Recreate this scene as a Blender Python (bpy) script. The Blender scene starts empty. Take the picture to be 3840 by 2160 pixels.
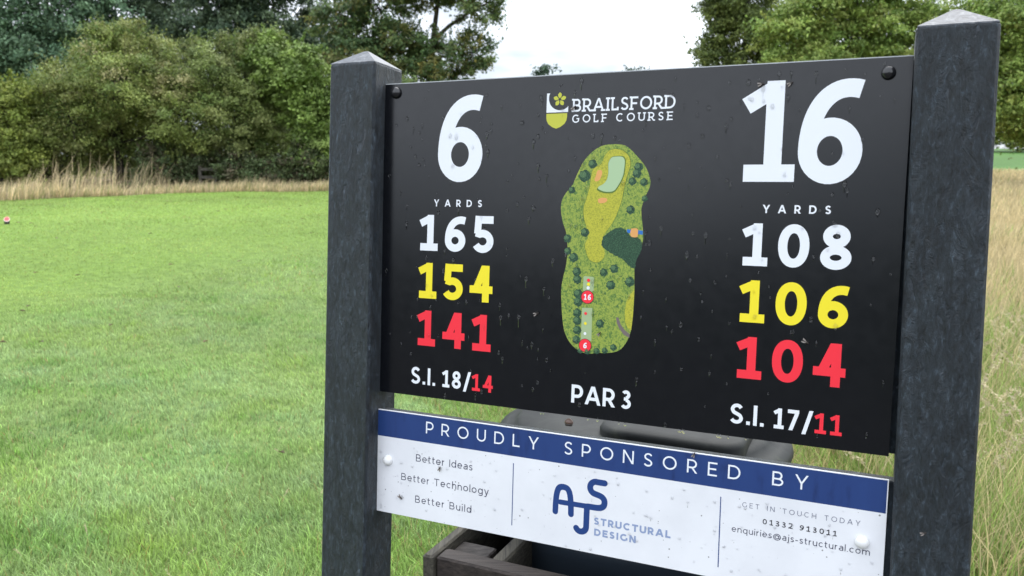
import bpy, math, random
import numpy as np
from mathutils import Matrix, Vector
R = math.radians
rng = np.random.default_rng(7)
random.seed(5)
sc = bpy.context.scene
col = sc.collection

# ------------------------------------------------------------------ camera
EYE = 1.458
PITCH, ROLL = R(8.0), R(0.6)
F_PX = 3077.0                      # focal length in pixels of the 3840 wide photograph
cam_d = bpy.data.cameras.new('camera')
cam_o = bpy.data.objects.new('camera', cam_d)
col.objects.link(cam_o)
cam_d.sensor_width = 36.0
cam_d.lens = F_PX / 3840 * 36
cam_d.clip_start = 0.05
cam_d.clip_end = 3000
cam_d.dof.use_dof = True
cam_d.dof.focus_distance = 1.45
cam_d.dof.aperture_fstop = 8.5


def basis(yaw, pitch, roll):
    fw = Vector((math.sin(yaw) * math.cos(pitch), math.cos(yaw) * math.cos(pitch), -math.sin(pitch)))
    rt = Vector((math.cos(yaw), -math.sin(yaw), 0))
    up = rt.cross(fw)
    r2 = rt * math.cos(roll) + up * math.sin(roll)
    u2 = -rt * math.sin(roll) + up * math.cos(roll)
    return Matrix((r2, u2, -fw)).transposed()


RC = basis(0, PITCH, ROLL)
cam_o.matrix_world = Matrix.Translation((0, 0, EYE)) @ RC.to_4x4()
sc.camera = cam_o

# ------------------------------------------------------------------ world: overcast daylight
SUN_EL, SUN_AZ = R(52), R(25)
w = bpy.data.worlds.new('World')
sc.world = w
w.use_nodes = True
nt = w.node_tree
N, L_ = nt.nodes, nt.links
N.clear()
out = N.new('ShaderNodeOutputWorld')
bg = N.new('ShaderNodeBackground')
sky = N.new('ShaderNodeTexSky')
sky.sky_type = 'NISHITA'
sky.sun_disc = False
sky.sun_elevation = SUN_EL
sky.sun_rotation = SUN_AZ
bg.inputs['Strength'].default_value = 0.1
tc = N.new('ShaderNodeTexCoord')
mp = N.new('ShaderNodeMapping')
mp.inputs['Scale'].default_value = (1.6, 1.6, 4.5)
mp.inputs['Location'].default_value = (0.35, 0.2, 0.55)
ns = N.new('ShaderNodeTexNoise')
ns.inputs['Scale'].default_value = 1.7
ns.inputs['Detail'].default_value = 5
ns.inputs['Roughness'].default_value = 0.5
rp = N.new('ShaderNodeValToRGB')
rp.color_ramp.elements[0].position = 0.38
rp.color_ramp.elements[0].color = (4.4, 4.85, 5.4, 1)
rp.color_ramp.elements[1].position = 0.56
rp.color_ramp.elements[1].color = (12.2, 12.9, 14.0, 1)
mx = N.new('ShaderNodeMixRGB')
mx.inputs[0].default_value = 0.88
L_.new(tc.outputs['Generated'], mp.inputs[0])
L_.new(mp.outputs[0], ns.inputs['Vector'])
sx_ = N.new('ShaderNodeSeparateXYZ'); L_.new(tc.outputs['Generated'], sx_.inputs[0])
mz = N.new('ShaderNodeMath'); mz.operation = 'MULTIPLY_ADD'; mz.inputs[1].default_value = 1.5; mz.inputs[2].default_value = -0.235
L_.new(sx_.outputs['Z'], mz.inputs[0])
mc = N.new('ShaderNodeMath'); mc.operation = 'MINIMUM'; mc.inputs[1].default_value = 0.35
L_.new(mz.outputs[0], mc.inputs[0])
ma = N.new('ShaderNodeMath'); ma.operation = 'ADD'
L_.new(ns.outputs['Fac'], ma.inputs[0]); L_.new(mc.outputs[0], ma.inputs[1])
L_.new(ma.outputs[0], rp.inputs[0])
L_.new(sky.outputs[0], mx.inputs[1])
L_.new(rp.outputs[0], mx.inputs[2])
L_.new(mx.outputs[0], bg.inputs['Color'])
L_.new(bg.outputs[0], out.inputs['Surface'])

sun_d = bpy.data.lights.new('sun', 'SUN')
sun_d.energy = 1.5
sun_d.angle = R(55)
sun_d.color = (1, 0.96, 0.9)
sun_o = bpy.data.objects.new('sun', sun_d)
col.objects.link(sun_o)
sun_dir = Vector((math.sin(SUN_AZ) * math.cos(SUN_EL), math.cos(SUN_AZ) * math.cos(SUN_EL), math.sin(SUN_EL)))
sun_o.rotation_euler = sun_dir.to_track_quat('Z', 'Y').to_euler()
sun_o.location = (0, 0, 40)
sc.view_settings.view_transform = 'Standard'
sc.view_settings.look = 'None'
sc.view_settings.gamma = 1
sc.view_settings.use_curve_mapping = False
sc.view_settings.exposure = 0.92
sc.render.engine = 'CYCLES'


# ------------------------------------------------------------------ helpers
def tag(o, label=None, cat=None, group=None, kind=None):
    if label: o['label'] = label
    if cat: o['category'] = cat
    if group: o['group'] = group
    if kind: o['kind'] = kind
    return o


def mesh_np(name, v, f, mat=None, parent=None, colr=None, smooth=False, loc=None):
    """one mesh object from numpy arrays; f is (n,k) or a list of such arrays"""
    me = bpy.data.meshes.new(name)
    v = np.asarray(v, np.float32).reshape(-1, 3)
    fl = f if isinstance(f, list) else [f]
    fl = [np.asarray(a, np.int32) for a in fl if len(a)]
    me.vertices.add(len(v))
    me.vertices.foreach_set('co', v.ravel())
    tot = np.concatenate([np.full(len(a), a.shape[1], np.int32) for a in fl])
    idx = np.concatenate([a.ravel() for a in fl])
    me.loops.add(len(idx))
    me.loops.foreach_set('vertex_index', idx)
    me.polygons.add(len(tot))
    st = np.concatenate([[0], np.cumsum(tot)[:-1]]).astype(np.int32)
    me.polygons.foreach_set('loop_start', st)
    me.polygons.foreach_set('loop_total', tot)
    if smooth: me.polygons.foreach_set('use_smooth', np.ones(len(tot), bool))
    if colr is not None:
        a = me.attributes.new('Col', 'FLOAT_COLOR', 'POINT')
        c = np.ones((len(v), 4), np.float32)
        c[:, :3] = colr
        a.data.foreach_set('color', c.ravel())
    me.update(calc_edges=True)
    if mat: me.materials.append(mat)
    o = bpy.data.objects.new(name, me)
    col.objects.link(o)
    if parent: o.parent = parent
    if loc is not None: o.location = loc
    return o


class MB:
    """collects polygons, then builds one mesh object"""
    def __init__(s): s.v = []; s.f = []
    def add(s, vs, fs):
        n = len(s.v)
        s.v += [tuple(p) for p in vs]
        s.f += [tuple(i + n for i in f) for f in fs]
    def box(s, x0, x1, y0, y1, z0, z1, bev=0.0, fn=None):
        if bev <= 0:
            vs = [(x, y, z) for x in (x0, x1) for y in (y0, y1) for z in (z0, z1)]
            fs = [(0, 1, 3, 2), (4, 6, 7, 5), (0, 4, 5, 1), (2, 3, 7, 6), (0, 2, 6, 4), (1, 5, 7, 3)]
        else:
            b = bev
            vs, fs = [], []
            def ring(z, i):
                return [(x0 + b + i, y0 + i, z), (x1 - b - i, y0 + i, z), (x1 - i, y0 + b + i, z), (x1 - i, y1 - b - i, z),
                        (x1 - b - i, y1 - i, z), (x0 + b + i, y1 - i, z), (x0 + i, y1 - b - i, z), (x0 + i, y0 + b + i, z)]
            for z, i in ((z0, b), (z0 + b, 0), (z1 - b, 0), (z1, b)): vs += ring(z, i)
            for k in range(3):
                for j in range(8):
                    a, c = k * 8 + j, k * 8 + (j + 1) % 8
                    fs.append((a, c, c + 8, a + 8))
            fs.append(tuple(range(7, -1, -1))); fs.append(tuple(range(24, 32)))
        if fn: vs = [fn(*p) for p in vs]
        s.add(vs, fs)
    def tube(s, pts, rads, n=7, cap=True):
        pts = [Vector(p) for p in pts]
        vs, fs = [], []
        for i, p in enumerate(pts):
            d = (pts[min(i + 1, len(pts) - 1)] - pts[max(i - 1, 0)]).normalized()
            a = d.orthogonal().normalized() if i == 0 else (a - d * a.dot(d)).normalized()
            b = d.cross(a)
            for k in range(n):
                t = 2 * math.pi * k / n
                vs.append(p + (a * math.cos(t) + b * math.sin(t)) * rads[i])
        for i in range(len(pts) - 1):
            for k in range(n):
                q = (k + 1) % n
                fs.append((i * n + k, i * n + q, (i + 1) * n + q, (i + 1) * n + k))
        if cap:
            fs.append(tuple(range(n - 1, -1, -1))); m = (len(pts) - 1) * n
            fs.append(tuple(range(m, m + n)))
        s.add(vs, fs)
    def lathe(s, prof, n=24, c=(0, 0, 0), fn=None, cap=True):
        """prof: list of (radius, z)"""
        vs, fs = [], []
        for r, z in prof:
            for k in range(n):
                t = 2 * math.pi * k / n
                vs.append((c[0] + r * math.cos(t), c[1] + r * math.sin(t), c[2] + z))
        for i in range(len(prof) - 1):
            for k in range(n):
                q = (k + 1) % n
                fs.append((i * n + k, i * n + q, (i + 1) * n + q, (i + 1) * n + k))
        if cap and prof[0][0] > 1e-6: fs.append(tuple(range(n - 1, -1, -1)))
        if prof[-1][0] > 1e-6: m = (len(prof) - 1) * n; fs.append(tuple(range(m, m + n)))
        if fn: vs = [fn(*p) for p in vs]
        s.add(vs, fs)
    def build(s, name, mat, parent=None, smooth=False, off=(0, 0, 0), label=None):
        me = bpy.data.meshes.new(name)
        vs = [(p[0] - off[0], p[1] - off[1], p[2] - off[2]) for p in s.v]
        me.from_pydata(vs, [], s.f)
        if smooth: me.polygons.foreach_set('use_smooth', [True] * len(me.polygons))
        me.materials.append(mat)
        me.update()
        o = bpy.data.objects.new(name, me)
        col.objects.link(o)
        if parent: o.parent = parent
        if label: o['label'] = label
        return o


def empty(name, mat):
    o = bpy.data.objects.new(name, None)
    o.empty_display_size = 0.1
    col.objects.link(o)
    o.matrix_world = mat if isinstance(mat, Matrix) else Matrix.Translation(mat)
    return o


# ------------------------------------------------------------------ materials
def mat(name, base=(.5, .5, .5), rough=.6, spec=.5, metal=0, attr=False, trans=0, build=None):
    m = bpy.data.materials.new(name)
    m.use_nodes = True
    n, l = m.node_tree.nodes, m.node_tree.links
    b = n['Principled BSDF']
    b.inputs['Base Color'].default_value = (*base, 1)
    b.inputs['Roughness'].default_value = rough
    b.inputs['Specular IOR Level'].default_value = spec
    b.inputs['Metallic'].default_value = metal
    src = None
    if attr:
        a = n.new('ShaderNodeAttribute'); a.attribute_name = 'Col'
        src = a.outputs['Color']
        l.new(src, b.inputs['Base Color'])
    if trans:
        t = n.new('ShaderNodeBsdfTranslucent')
        t.inputs['Color'].default_value = (*base, 1)
        if src: l.new(src, t.inputs['Color'])
        ms = n.new('ShaderNodeMixShader'); ms.inputs[0].default_value = trans
        l.new(b.outputs[0], ms.inputs[1]); l.new(t.outputs[0], ms.inputs[2])
        l.new(ms.outputs[0], n['Material Output'].inputs['Surface'])
    if build: build(n, l, b)
    return m


def noise(n, l, scale, detail=4, rough=.5, dist=0, vec=None, mapscale=None):
    t = n.new('ShaderNodeTexCoord')
    q = t.outputs['Object'] if vec is None else vec
    if mapscale:
        mpp = n.new('ShaderNodeMapping'); mpp.inputs['Scale'].default_value = mapscale
        l.new(q, mpp.inputs[0]); q = mpp.outputs[0]
    x = n.new('ShaderNodeTexNoise')
    x.inputs['Scale'].default_value = scale; x.inputs['Detail'].default_value = detail
    x.inputs['Roughness'].default_value = rough; x.inputs['Distortion'].default_value = dist
    l.new(q, x.inputs['Vector'])
    return x


def ramp(n, l, fac, stops):
    r = n.new('ShaderNodeValToRGB')
    e = r.color_ramp.elements
    while len(e) < len(stops): e.new(.5)
    for i, (p, c) in enumerate(stops):
        e[i].position = p; e[i].color = (*c, 1)
    l.new(fac, r.inputs[0])
    return r.outputs[0]


def bump(n, l, b, h, strength=.5, dist=.002, normal=None):
    x = n.new('ShaderNodeBump')
    x.inputs['Strength'].default_value = strength; x.inputs['Distance'].default_value = dist
    l.new(h, x.inputs['Height'])
    if normal: l.new(normal, x.inputs['Normal'])
    l.new(x.outputs[0], b.inputs['Normal'])
    return x.outputs[0]


def m_post(n, l, b):
    a = noise(n, l, 46, 8, .72, .8, mapscale=(1.2, 1.2, .42))
    c = noise(n, l, 11, 7, .68, 2.0, mapscale=(1.1, 1.1, .55))
    r1 = ramp(n, l, a.outputs['Fac'], [(.38, (0, 0, 0)), (.49, (.62, .62, .62)), (.52, (.40, .40, .40)), (.66, (1, 1, 1))])
    ad = n.new('ShaderNodeMixRGB'); ad.blend_type = 'ADD'; ad.inputs[0].default_value = .6
    l.new(r1, ad.inputs[1]); l.new(c.outputs['Fac'], ad.inputs[2])
    k = noise(n, l, 190, 3, .6, .5)
    nb = bump(n, l, b, k.outputs['Fac'], .5, .0014)
    bump(n, l, b, ad.outputs[0], 1.0, .0040, nb)
    mm = n.new('ShaderNodeMixRGB'); mm.blend_type = 'MULTIPLY'; mm.inputs[0].default_value = 1
    l.new(ramp(n, l, c.outputs['Fac'], [(.32, (.013, .019, .026)), (.66, (.032, .044, .055))]), mm.inputs[1])
    f_ = noise(n, l, 150, 5, .7, .6, mapscale=(1.2, 1.2, .45))
    l.new(ramp(n, l, f_.outputs['Fac'], [(.36, (.42, .42, .42)), (.48, (.9, .9, .9)), (.58, (1.3, 1.3, 1.3)), (.66, (2.8, 2.8, 2.8))]), mm.inputs[2])
    l.new(mm.outputs[0], b.inputs['Base Color'])
    l.new(ramp(n, l, f_.outputs['Fac'], [(.3, (.36, .36, .36)), (.7, (.52, .52, .52))]), b.inputs['Roughness'])


def m_cap(n, l, b):
    a = noise(n, l, 45, 6, .6, 2.2)
    l.new(ramp(n, l, a.outputs['Fac'], [(.35, (.04, .046, .055)), (.55, (.085, .095, .11)), (.7, (.17, .18, .19))]), b.inputs['Base Color'])
    bump(n, l, b, a.outputs['Fac'], .4, .002)


def m_wood(n, l, b, dark=(.017, .012, .0105), lite=(.060, .046, .040), axis=(2.5, 40, 40)):
    a = noise(n, l, 3, 6, .65, .6, mapscale=axis)
    g = noise(n, l, 5, 3, .5)
    c1 = ramp(n, l, a.outputs['Fac'], [(.34, dark), (.66, lite)])
    mm = n.new('ShaderNodeMixRGB'); mm.blend_type = 'MULTIPLY'; mm.inputs[0].default_value = .6
    l.new(c1, mm.inputs[1])
    l.new(ramp(n, l, g.outputs['Fac'], [(.35, (.55, .55, .5)), (.6, (1, 1, 1))]), mm.inputs[2])
    l.new(mm.outputs[0], b.inputs['Base Color'])
    bump(n, l, b, a.outputs['Fac'], .7, .003)


def m_panel(n, l, b):
    a = noise(n, l, 60, 2, .5)
    l.new(ramp(n, l, a.outputs['Fac'], [(.3, (.19, .19, .19)), (.7, (.23, .23, .23))]), b.inputs['Roughness'])


def m_white(n, l, b):
    a = noise(n, l, 9, 4, .6)
    t = n.new('ShaderNodeTexCoord'); vo = n.new('ShaderNodeTexVoronoi'); vo.inputs['Scale'].default_value = 85; l.new(t.outputs['Object'], vo.inputs['Vector'])
    k = noise(n, l, 30, 2, .5)
    ad = n.new('ShaderNodeMath'); ad.operation = 'MULTIPLY_ADD'; ad.inputs[1].default_value = .34
    l.new(k.outputs['Fac'], ad.inputs[0]); l.new(vo.outputs['Distance'], ad.inputs[2])
    mm = n.new('ShaderNodeMixRGB'); mm.blend_type = 'MULTIPLY'; mm.inputs[0].default_value = 1
    l.new(ramp(n, l, a.outputs['Fac'], [(.35, (.74, .75, .78)), (.65, (.81, .82, .85))]), mm.inputs[1])
    l.new(ramp(n, l, ad.outputs[0], [(.20, (.30, .29, .28)), (.245, (1, 1, 1))]), mm.inputs[2])
    l.new(mm.outputs[0], b.inputs['Base Color'])


def m_blue(n, l, b):
    a = noise(n, l, 26, 4, .6, 0, mapscale=(2, 1, .5))
    l.new(ramp(n, l, a.outputs['Fac'], [(.30, (.013, .033, .125)), (.42, (.018, .046, .17)), (.7, (.020, .052, .185))]), b.inputs['Base Color'])


def m_lid(n, l, b):
    a = noise(n, l, 14, 5, .6, .6)
    l.new(ramp(n, l, a.outputs['Fac'], [(.35, (.013, .0145, .015)), (.6, (.025, .028, .026)), (.75, (.055, .060, .045))]), b.inputs['Base Color'])
    k = noise(n, l, 160, 3, .6)
    bump(n, l, b, k.outputs['Fac'], .25, .001)


def m_ground(n, l, b):
    a = noise(n, l, 9, 6, .65)
    at = n.new('ShaderNodeAttribute'); at.attribute_name = 'Col'
    mm = n.new('ShaderNodeMixRGB'); mm.blend_type = 'MULTIPLY'; mm.inputs[0].default_value = 1
    l.new(at.outputs['Color'], mm.inputs[1])
    l.new(ramp(n, l, a.outputs['Fac'], [(.3, (.6, .62, .55)), (.5, (.95, .95, .9)), (.7, (1.25, 1.2, 1.1))]), mm.inputs[2])
    l.new(mm.outputs[0], b.inputs['Base Color'])
    k = noise(n, l, 55, 3, .6)
    bump(n, l, b, k.outputs['Fac'], .6, .02)


def m_mapgrass(n, l, b):
    a = noise(n, l, 230, 5, .72, 1.2, mapscale=(1, 1, .8))
    l.new(ramp(n, l, a.outputs['Fac'], [(.34, (.05, .12, .04)), (.46, (.16, .26, .05)), (.56, (.36, .42, .07)), (.68, (.12, .22, .06))]), b.inputs['Base Color'])


def m_mapfair(n, l, b):
    a = noise(n, l, 500, 3, .6, .5)
    l.new(ramp(n, l, a.outputs['Fac'], [(.32, (.27, .29, .035)), (.6, (.52, .50, .05)), (.75, (.38, .38, .06))]), b.inputs['Base Color'])


def m_maptree(n, l, b):
    a = noise(n, l, 800, 3, .6)
    l.new(ramp(n, l, a.outputs['Fac'], [(.35, (.010, .03, .018)), (.55, (.03, .085, .045)), (.7, (.10, .20, .10))]), b.inputs['Base Color'])


def m_drop(n, l, b):
    b.inputs['Transmission Weight'].default_value = 1.0
    b.inputs['IOR'].default_value = 1.33


def m_bead(n, l, b):
    t = n.new('ShaderNodeBsdfTransparent'); t.inputs[0].default_value = (.985, .985, .99, 1)
    g_ = n.new('ShaderNodeBsdfGlossy'); g_.inputs['Roughness'].default_value = .05
    fr = n.new('ShaderNodeFresnel'); fr.inputs[0].default_value = 1.36
    ms = n.new('ShaderNodeMixShader'); l.new(fr.outputs[0], ms.inputs[0])
    l.new(t.outputs[0], ms.inputs[1]); l.new(g_.outputs[0], ms.inputs[2])
    l.new(ms.outputs[0], n['Material Output'].inputs['Surface'])


M = {
    'post': mat('recycled_plastic', rough=.45, spec=.5, build=m_post),
    'cap': mat('weathered_cap', rough=.5, build=m_cap),
    'panel': mat('black_composite', (.0035, .0042, .0062), .33, .48, build=m_panel),
    'edge': mat('composite_edge', (.45, .47, .48), .5),
    'white': mat('white_composite', (.7, .71, .73), .38, .4, build=m_white),
    'blue': mat('navy_print', (.02, .05, .2), .35, .45, build=m_blue),
    'pwhite': mat('white_print', (.80, .83, .87), .4, .3),
    'yellow': mat('yellow_print', (.88, .74, .03), .4, .3),
    'red': mat('red_print', (.90, .035, .055), .4, .3),
    'olive': mat('lime_print', (.52, .53, .06), .4, .3),
    'navy': mat('navy_logo_print', (.02, .055, .20), .4, .3),
    'slate': mat('slate_blue_print', (.27, .34, .52), .4, .3),
    'ink': mat('dark_ink_print', (.018, .02, .06), .5, .3),
    'ink_soft': mat('soft_ink_print', (.11, .12, .19), .5, .3),
    'ink_black': mat('black_ink_print', (.012, .01, .02), .5, .3),
    'boltb': mat('black_bolt_cap', (.012, .012, .014), .2, .6),
    'boltw': mat('white_bolt_cap', (.82, .82, .82), .3, .5),
    'wood': mat('dark_stained_wood', rough=.7, build=m_wood),
    'woodg': mat('greyed_wood', rough=.75, build=lambda n, l, b: m_wood(n, l, b, (.035, .032, .026), (.12, .11, .085), (40, 2.5, 40))),
    'woodend': mat('end_grain_wood', rough=.8, build=lambda n, l, b: m_wood(n, l, b, (.022, .019, .018), (.085, .075, .070), (10, 34, 10))),
    'lid': mat('dark_grey_plastic', rough=.6, spec=.22, build=m_lid),
    'bin': mat('dark_navy_plastic', (.026, .036, .050), .42, .5),
    'ground': mat('ground_soil_and_turf', rough=.9, spec=.2, build=m_ground),
    'grass': mat('grass_blades', rough=.5, spec=.35, attr=True, trans=.35),
    'leaf': mat('leaves', rough=.55, spec=.3, attr=True, trans=.22),
    'bark': mat('bark', rough=.9, spec=.2, build=lambda n, l, b: m_wood(n, l, b, (.02, .018, .014), (.085, .075, .06), (9, 9, 1.5))),
    'drop': mat('rain_water', (1, 1, 1), .02, .5, build=m_drop),
    'bead': mat('rain_bead', (.9, .92, .95), .06, .5, build=m_bead),
    'mapgrass': mat('printed_rough', rough=.45, spec=.3, build=m_mapgrass),
    'mapfair': mat('printed_fairway', rough=.45, spec=.3, build=m_mapfair),
    'mapgreen': mat('printed_green', (.40, .55, .32), .45, .3),
    'maptee': mat('printed_tee', (.36, .46, .25), .45, .3),
    'mapsand': mat('printed_sand', (.72, .36, .12), .45, .3),
    'mappath': mat('printed_path', (.17, .14, .13), .45, .3),
    'mapblue': mat('printed_water', (.03, .16, .50), .45, .3),
    'maptree': mat('printed_trees', rough=.45, spec=.3, build=m_maptree),
    'maptree2': mat('printed_trees_lit', rough=.45, spec=.3, build=lambda n, l, b: l.new(ramp(n, l, noise(n, l, 900, 3, .6).outputs['Fac'], [(.35, (.03, .075, .04)), (.5, (.075, .16, .075)), (.66, (.2, .31, .12))]), b.inputs['Base Color'])),
    'mapdark': mat('printed_dark_green', (.10, .17, .03), .45, .3),
    'insect': mat('insect_body', (.03, .022, .018), .5),
    'wing': mat('insect_wing', (.25, .22, .2), .3),
    'snail': mat('brown_shell', (.10, .06, .045), .35),
    'marker': mat('marker_black', (.02, .018, .016), .6),
    'mred': mat('marker_red', (.62, .10, .10), .5),
    'mwhite': mat('marker_white', (.75, .7, .66), .5),
}

# ------------------------------------------------------------------ terrain
def sst(t):
    t = np.clip(t, 0, 1)
    return t * t * (3 - 2 * t)


LY = [-300, -60, -25, -9, 0, 4, 6, 8, 11, 14, 20, 26, 32, 60, 120, 900]
LH = [16, 8, 2.6, 0, 0, .0, .07, .20, .37, .50, .62, .76, .95, 1.7, 3, 9]
RY = [-300, -60, -25, -9, 0, 4, 10, 25, 40, 60, 90, 200, 900]
RH = [16, 8, 2.6, 0, 0, 0, .12, .75, 1.35, 2.9, 4.6, 8, 20]  # both profiles rise behind the camera: unseen bank added to darken reflections


def hgt(x, y):
    x, y = np.asarray(x, float), np.asarray(y, float)
    t = sst((x + 4) / 10)
    h = np.interp(y, LY, LH) * (1 - t) + np.interp(y, RY, RH) * t
    return h + .012 * np.sin(x * 1.9 + y * .7) * np.cos(y * 1.3 - x * .4) * sst((y - 1) / 3)


def vnoise(x, y, s, seed=0):
    """cheap smooth 2-d value noise in 0..1"""
    g = np.random.default_rng(seed).random((64, 64))
    a, b = np.asarray(x) / s, np.asarray(y) / s
    i, j = np.floor(a).astype(int), np.floor(b).astype(int)
    u, v = a - i, b - j
    u, v = u * u * (3 - 2 * u), v * v * (3 - 2 * v)
    q = lambda p, r: g[p % 64, r % 64]
    return (q(i, j) * (1 - u) + q(i + 1, j) * u) * (1 - v) + (q(i, j + 1) * (1 - u) + q(i + 1, j + 1) * u) * v


def tee_side(x, y):
    """>0 on the mown tee: left-beyond the line (-4.5,7.3) - (-2.6,11.6); signed metres, wobbling"""
    nx, ny = -4.3, 1.9
    k = math.hypot(nx, ny)
    d = ((x + 4.5) * nx + (y - 7.3) * ny) / k
    d = np.maximum(d, (y - 10.8 - .25 * (x + 3)) * .7)
    return d + .35 * (vnoise(x, y, 1.7, 3) - .5)


HEDGE_Y = lambda x: np.interp(np.asarray(x), [-40, -18, -12.8, -11.6, -10.2, -8.5, -5.9, 3], [13, 16.5, 20.3, 22.6, 25.0, 26.2, 27.0, 27.6])
C_tee = np.array([.155, .250, .050]); C_semi = np.array([.155, .225, .070]); C_straw = np.array([.36, .28, .15])
C_rough = np.array([.085, .135, .03]); C_soil = np.array([.03, .03, .014])


def zone_col(x, y):
    x, y = np.asarray(x, float), np.asarray(y, float)
    td = sst(tee_side(x, y) / 3 + .5)[:, None]
    c = C_semi * (1 - td) + C_tee * td
    right = sst((x - (.55 + .06 * y)) / .5)[:, None]                  # rough on the right and behind the sign
    far = sst((y - 42) / 3)[:, None]
    rc = C_rough * .6 + C_straw * .4
    rc = rc * (1 - sst((y - 9) / 6))[:, None] + C_straw * sst((y - 9) / 6)[:, None]
    rc = rc * (1 - far) + (np.array([.07, .16, .035]) * (.5 + .9 * vnoise(x, y, 9, 12))[:, None]) * far  # shade over the far slope is put into its colour
    c = c * (1 - right) + rc * right
    hd = sst((y - HEDGE_Y(x) + .3) / .8)[:, None] * (1 - right)
    c = c * (1 - hd) + (C_soil * .5 + C_straw * .3) * hd
    bk = sst((1.3 - y) / .3)[:, None]                                  # unseen dark ground added to cut the green reflection in the sign
    c = c * (1 - bk) + np.array([.055, .052, .050]) * bk
    rear_ = sst((-9 - y) / 3)[:, None]                                   # unseen dark bank added behind the camera to darken the panel's reflection
    c = c * (1 - rear_) + np.array([.018, .026, .014]) * rear_
    return c * (.85 + .3 * vnoise(x, y, 3.1, 9))[:, None]


gx = np.concatenate([-np.geomspace(900, 12, 40), np.linspace(-11.6, 11.6, 150), np.geomspace(12, 900, 40)])
gy = np.concatenate([-np.geomspace(300, 3, 25), np.linspace(-2.5, 30, 190), np.geomspace(30.4, 1500, 60)])
GX, GY = np.meshgrid(gx, gy)
gv = np.stack([GX.ravel(), GY.ravel(), hgt(GX.ravel(), GY.ravel())], 1)
nx_, ny_ = len(gx), len(gy)
ii = (np.arange(ny_ - 1)[:, None] * nx_ + np.arange(nx_ - 1)[None]).ravel()
gf = np.stack([ii, ii + 1, ii + nx_ + 1, ii + nx_], 1)
g = mesh_np('ground', gv, gf, M['ground'], colr=zone_col(gv[:, 0], gv[:, 1]), smooth=True)
tag(g, 'gently rising grassy ground of the golf course', kind='structure')


# ------------------------------------------------------------------ grass
def blades(name, x, y, h, wd, lean, colb, colt, segs=1, label='', cat='grass', dirn=None, z0=None):
    n = len(x)
    z = hgt(x, y) if z0 is None else z0
    a = rng.uniform(0, 2 * np.pi, n) if dirn is None else dirn
    b = rng.uniform(0, 2 * np.pi, n)                  # face direction
    base = np.stack([x, y, z - .004], 1)
    ld = np.stack([np.cos(a), np.sin(a), np.zeros(n)], 1) * (h * lean)[:, None]
    wv = np.stack([np.cos(b), np.sin(b), np.zeros(n)], 1) * (wd / 2)[:, None]
    up = np.zeros((n, 3)); up[:, 2] = h * np.sqrt(np.maximum(1 - lean ** 2, .05))
    if segs == 1:
        V = np.stack([base - wv, base + wv, base + ld + up], 1)
        C = np.stack([colb, colb, colt], 1)
        i = np.arange(n)[:, None] * 3
        F = [i + np.array([[0, 1, 2]])]
    else:
        mid = base + ld * .32 + up * .6
        V = np.stack([base - wv, base + wv, mid + wv * .75, mid - wv * .75, base + ld + up], 1)
        cm = (colb * .4 + colt * .6)
        C = np.stack([colb, colb, cm, cm, colt], 1)
        i = np.arange(n)[:, None] * 5
        F = [i + np.array([[0, 1, 2, 3]]), i + np.array([[3, 2, 4]])]
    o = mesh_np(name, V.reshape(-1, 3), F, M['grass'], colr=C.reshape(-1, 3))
    return tag(o, label, cat, kind='stuff')


def scatter(n, d0, d1, fr0=-.74, fr1=.74, power=1.0):
    """points in the wedge in front of the photographer; density falls off with distance by power"""
    u = rng.random(n)
    y = (d0 ** (2 - power) + u * (d1 ** (2 - power) - d0 ** (2 - power))) ** (1 / (2 - power)) if power != 2 else d0 * (d1 / d0) ** u
    return y * rng.uniform(fr0, fr1, n), y


def lawn_cols(x, y):
    n = len(x)
    td = sst(tee_side(x, y) / 3.0 + .5)[:, None]
    lum = np.exp(rng.normal(0, .30, n))[:, None] * (.86 + .3 * vnoise(x - 5, y * .6, .55, 55))[:, None]
    patch = vnoise(x + 3, y, .8, 21)[:, None]
    fine = vnoise(x, y, .23, 22)[:, None]
    semi = np.array([.240, .385, .110]) * (1 - patch) + np.array([.30, .42, .085]) * patch
    blu = np.array([.34, .46, .26])  # pale bluish sheen of the turf, put into the blade colour
    dk = sst((vnoise(x + 9, y * 1.4, .38, 71) - .62) / .2)[:, None]; semi = semi * (1 - dk * .6) + np.array([.10, .26, .02]) * dk * .6
    semi = semi * (1 - .55 * fine) + blu * .55 * fine
    tee = np.array([.245, .360, .070]) * (1 - patch * .6) + np.array([.35, .40, .13]) * patch * .6
    big = vnoise(x * .8 + y * .5, y * 1.6, 1.9, 61)[:, None]; tee = tee * (.76 + .44 * big)
    c = (semi * (1 - td) + tee * td) * lum
    dry = rng.random(n) < .035
    c[dry] = np.array([.36, .27, .11]) * lum[dry]
    return c


def is_lawn(x, y):
    return x < .55 + .06 * y + .25 * (vnoise(x, y, .6, 4) - .5) if True else None


# near turf
x, y = scatter(230000, 2.3, 8.2, power=.9)
k = (x < -.05 + .05 * y + .3 * (vnoise(x, y, .5, 4) - .5)); x, y = x[k], y[k]
n = len(x); td = sst(tee_side(x, y) / .5 + .5)
tuft = .6 * vnoise(x, y, .16, 31) + .4 * vnoise(x, y, .5, 33)
h = (.018 + .038 * tuft + .012 * rng.random(n)) * (1 - .45 * td) * (1 + .9 * sst((3.6 - y) / 1.2) * sst((x + 1.5) / 1.2))
ct = lawn_cols(x, y)
di = 2.4 + 1.9 * (vnoise(x, y, .45, 41) - .5) + rng.normal(0, .9, n)
blades('lawn_grass', x, y, h, rng.uniform(.0022, .0055, n), rng.uniform(.2, .95, n), ct * .46, ct * 1.28, 2,  # roots darkened, tips brightened: gap shade and blade highlights put into colour
       'short mown green turf left of and in front of the sign', dirn=di)
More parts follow.
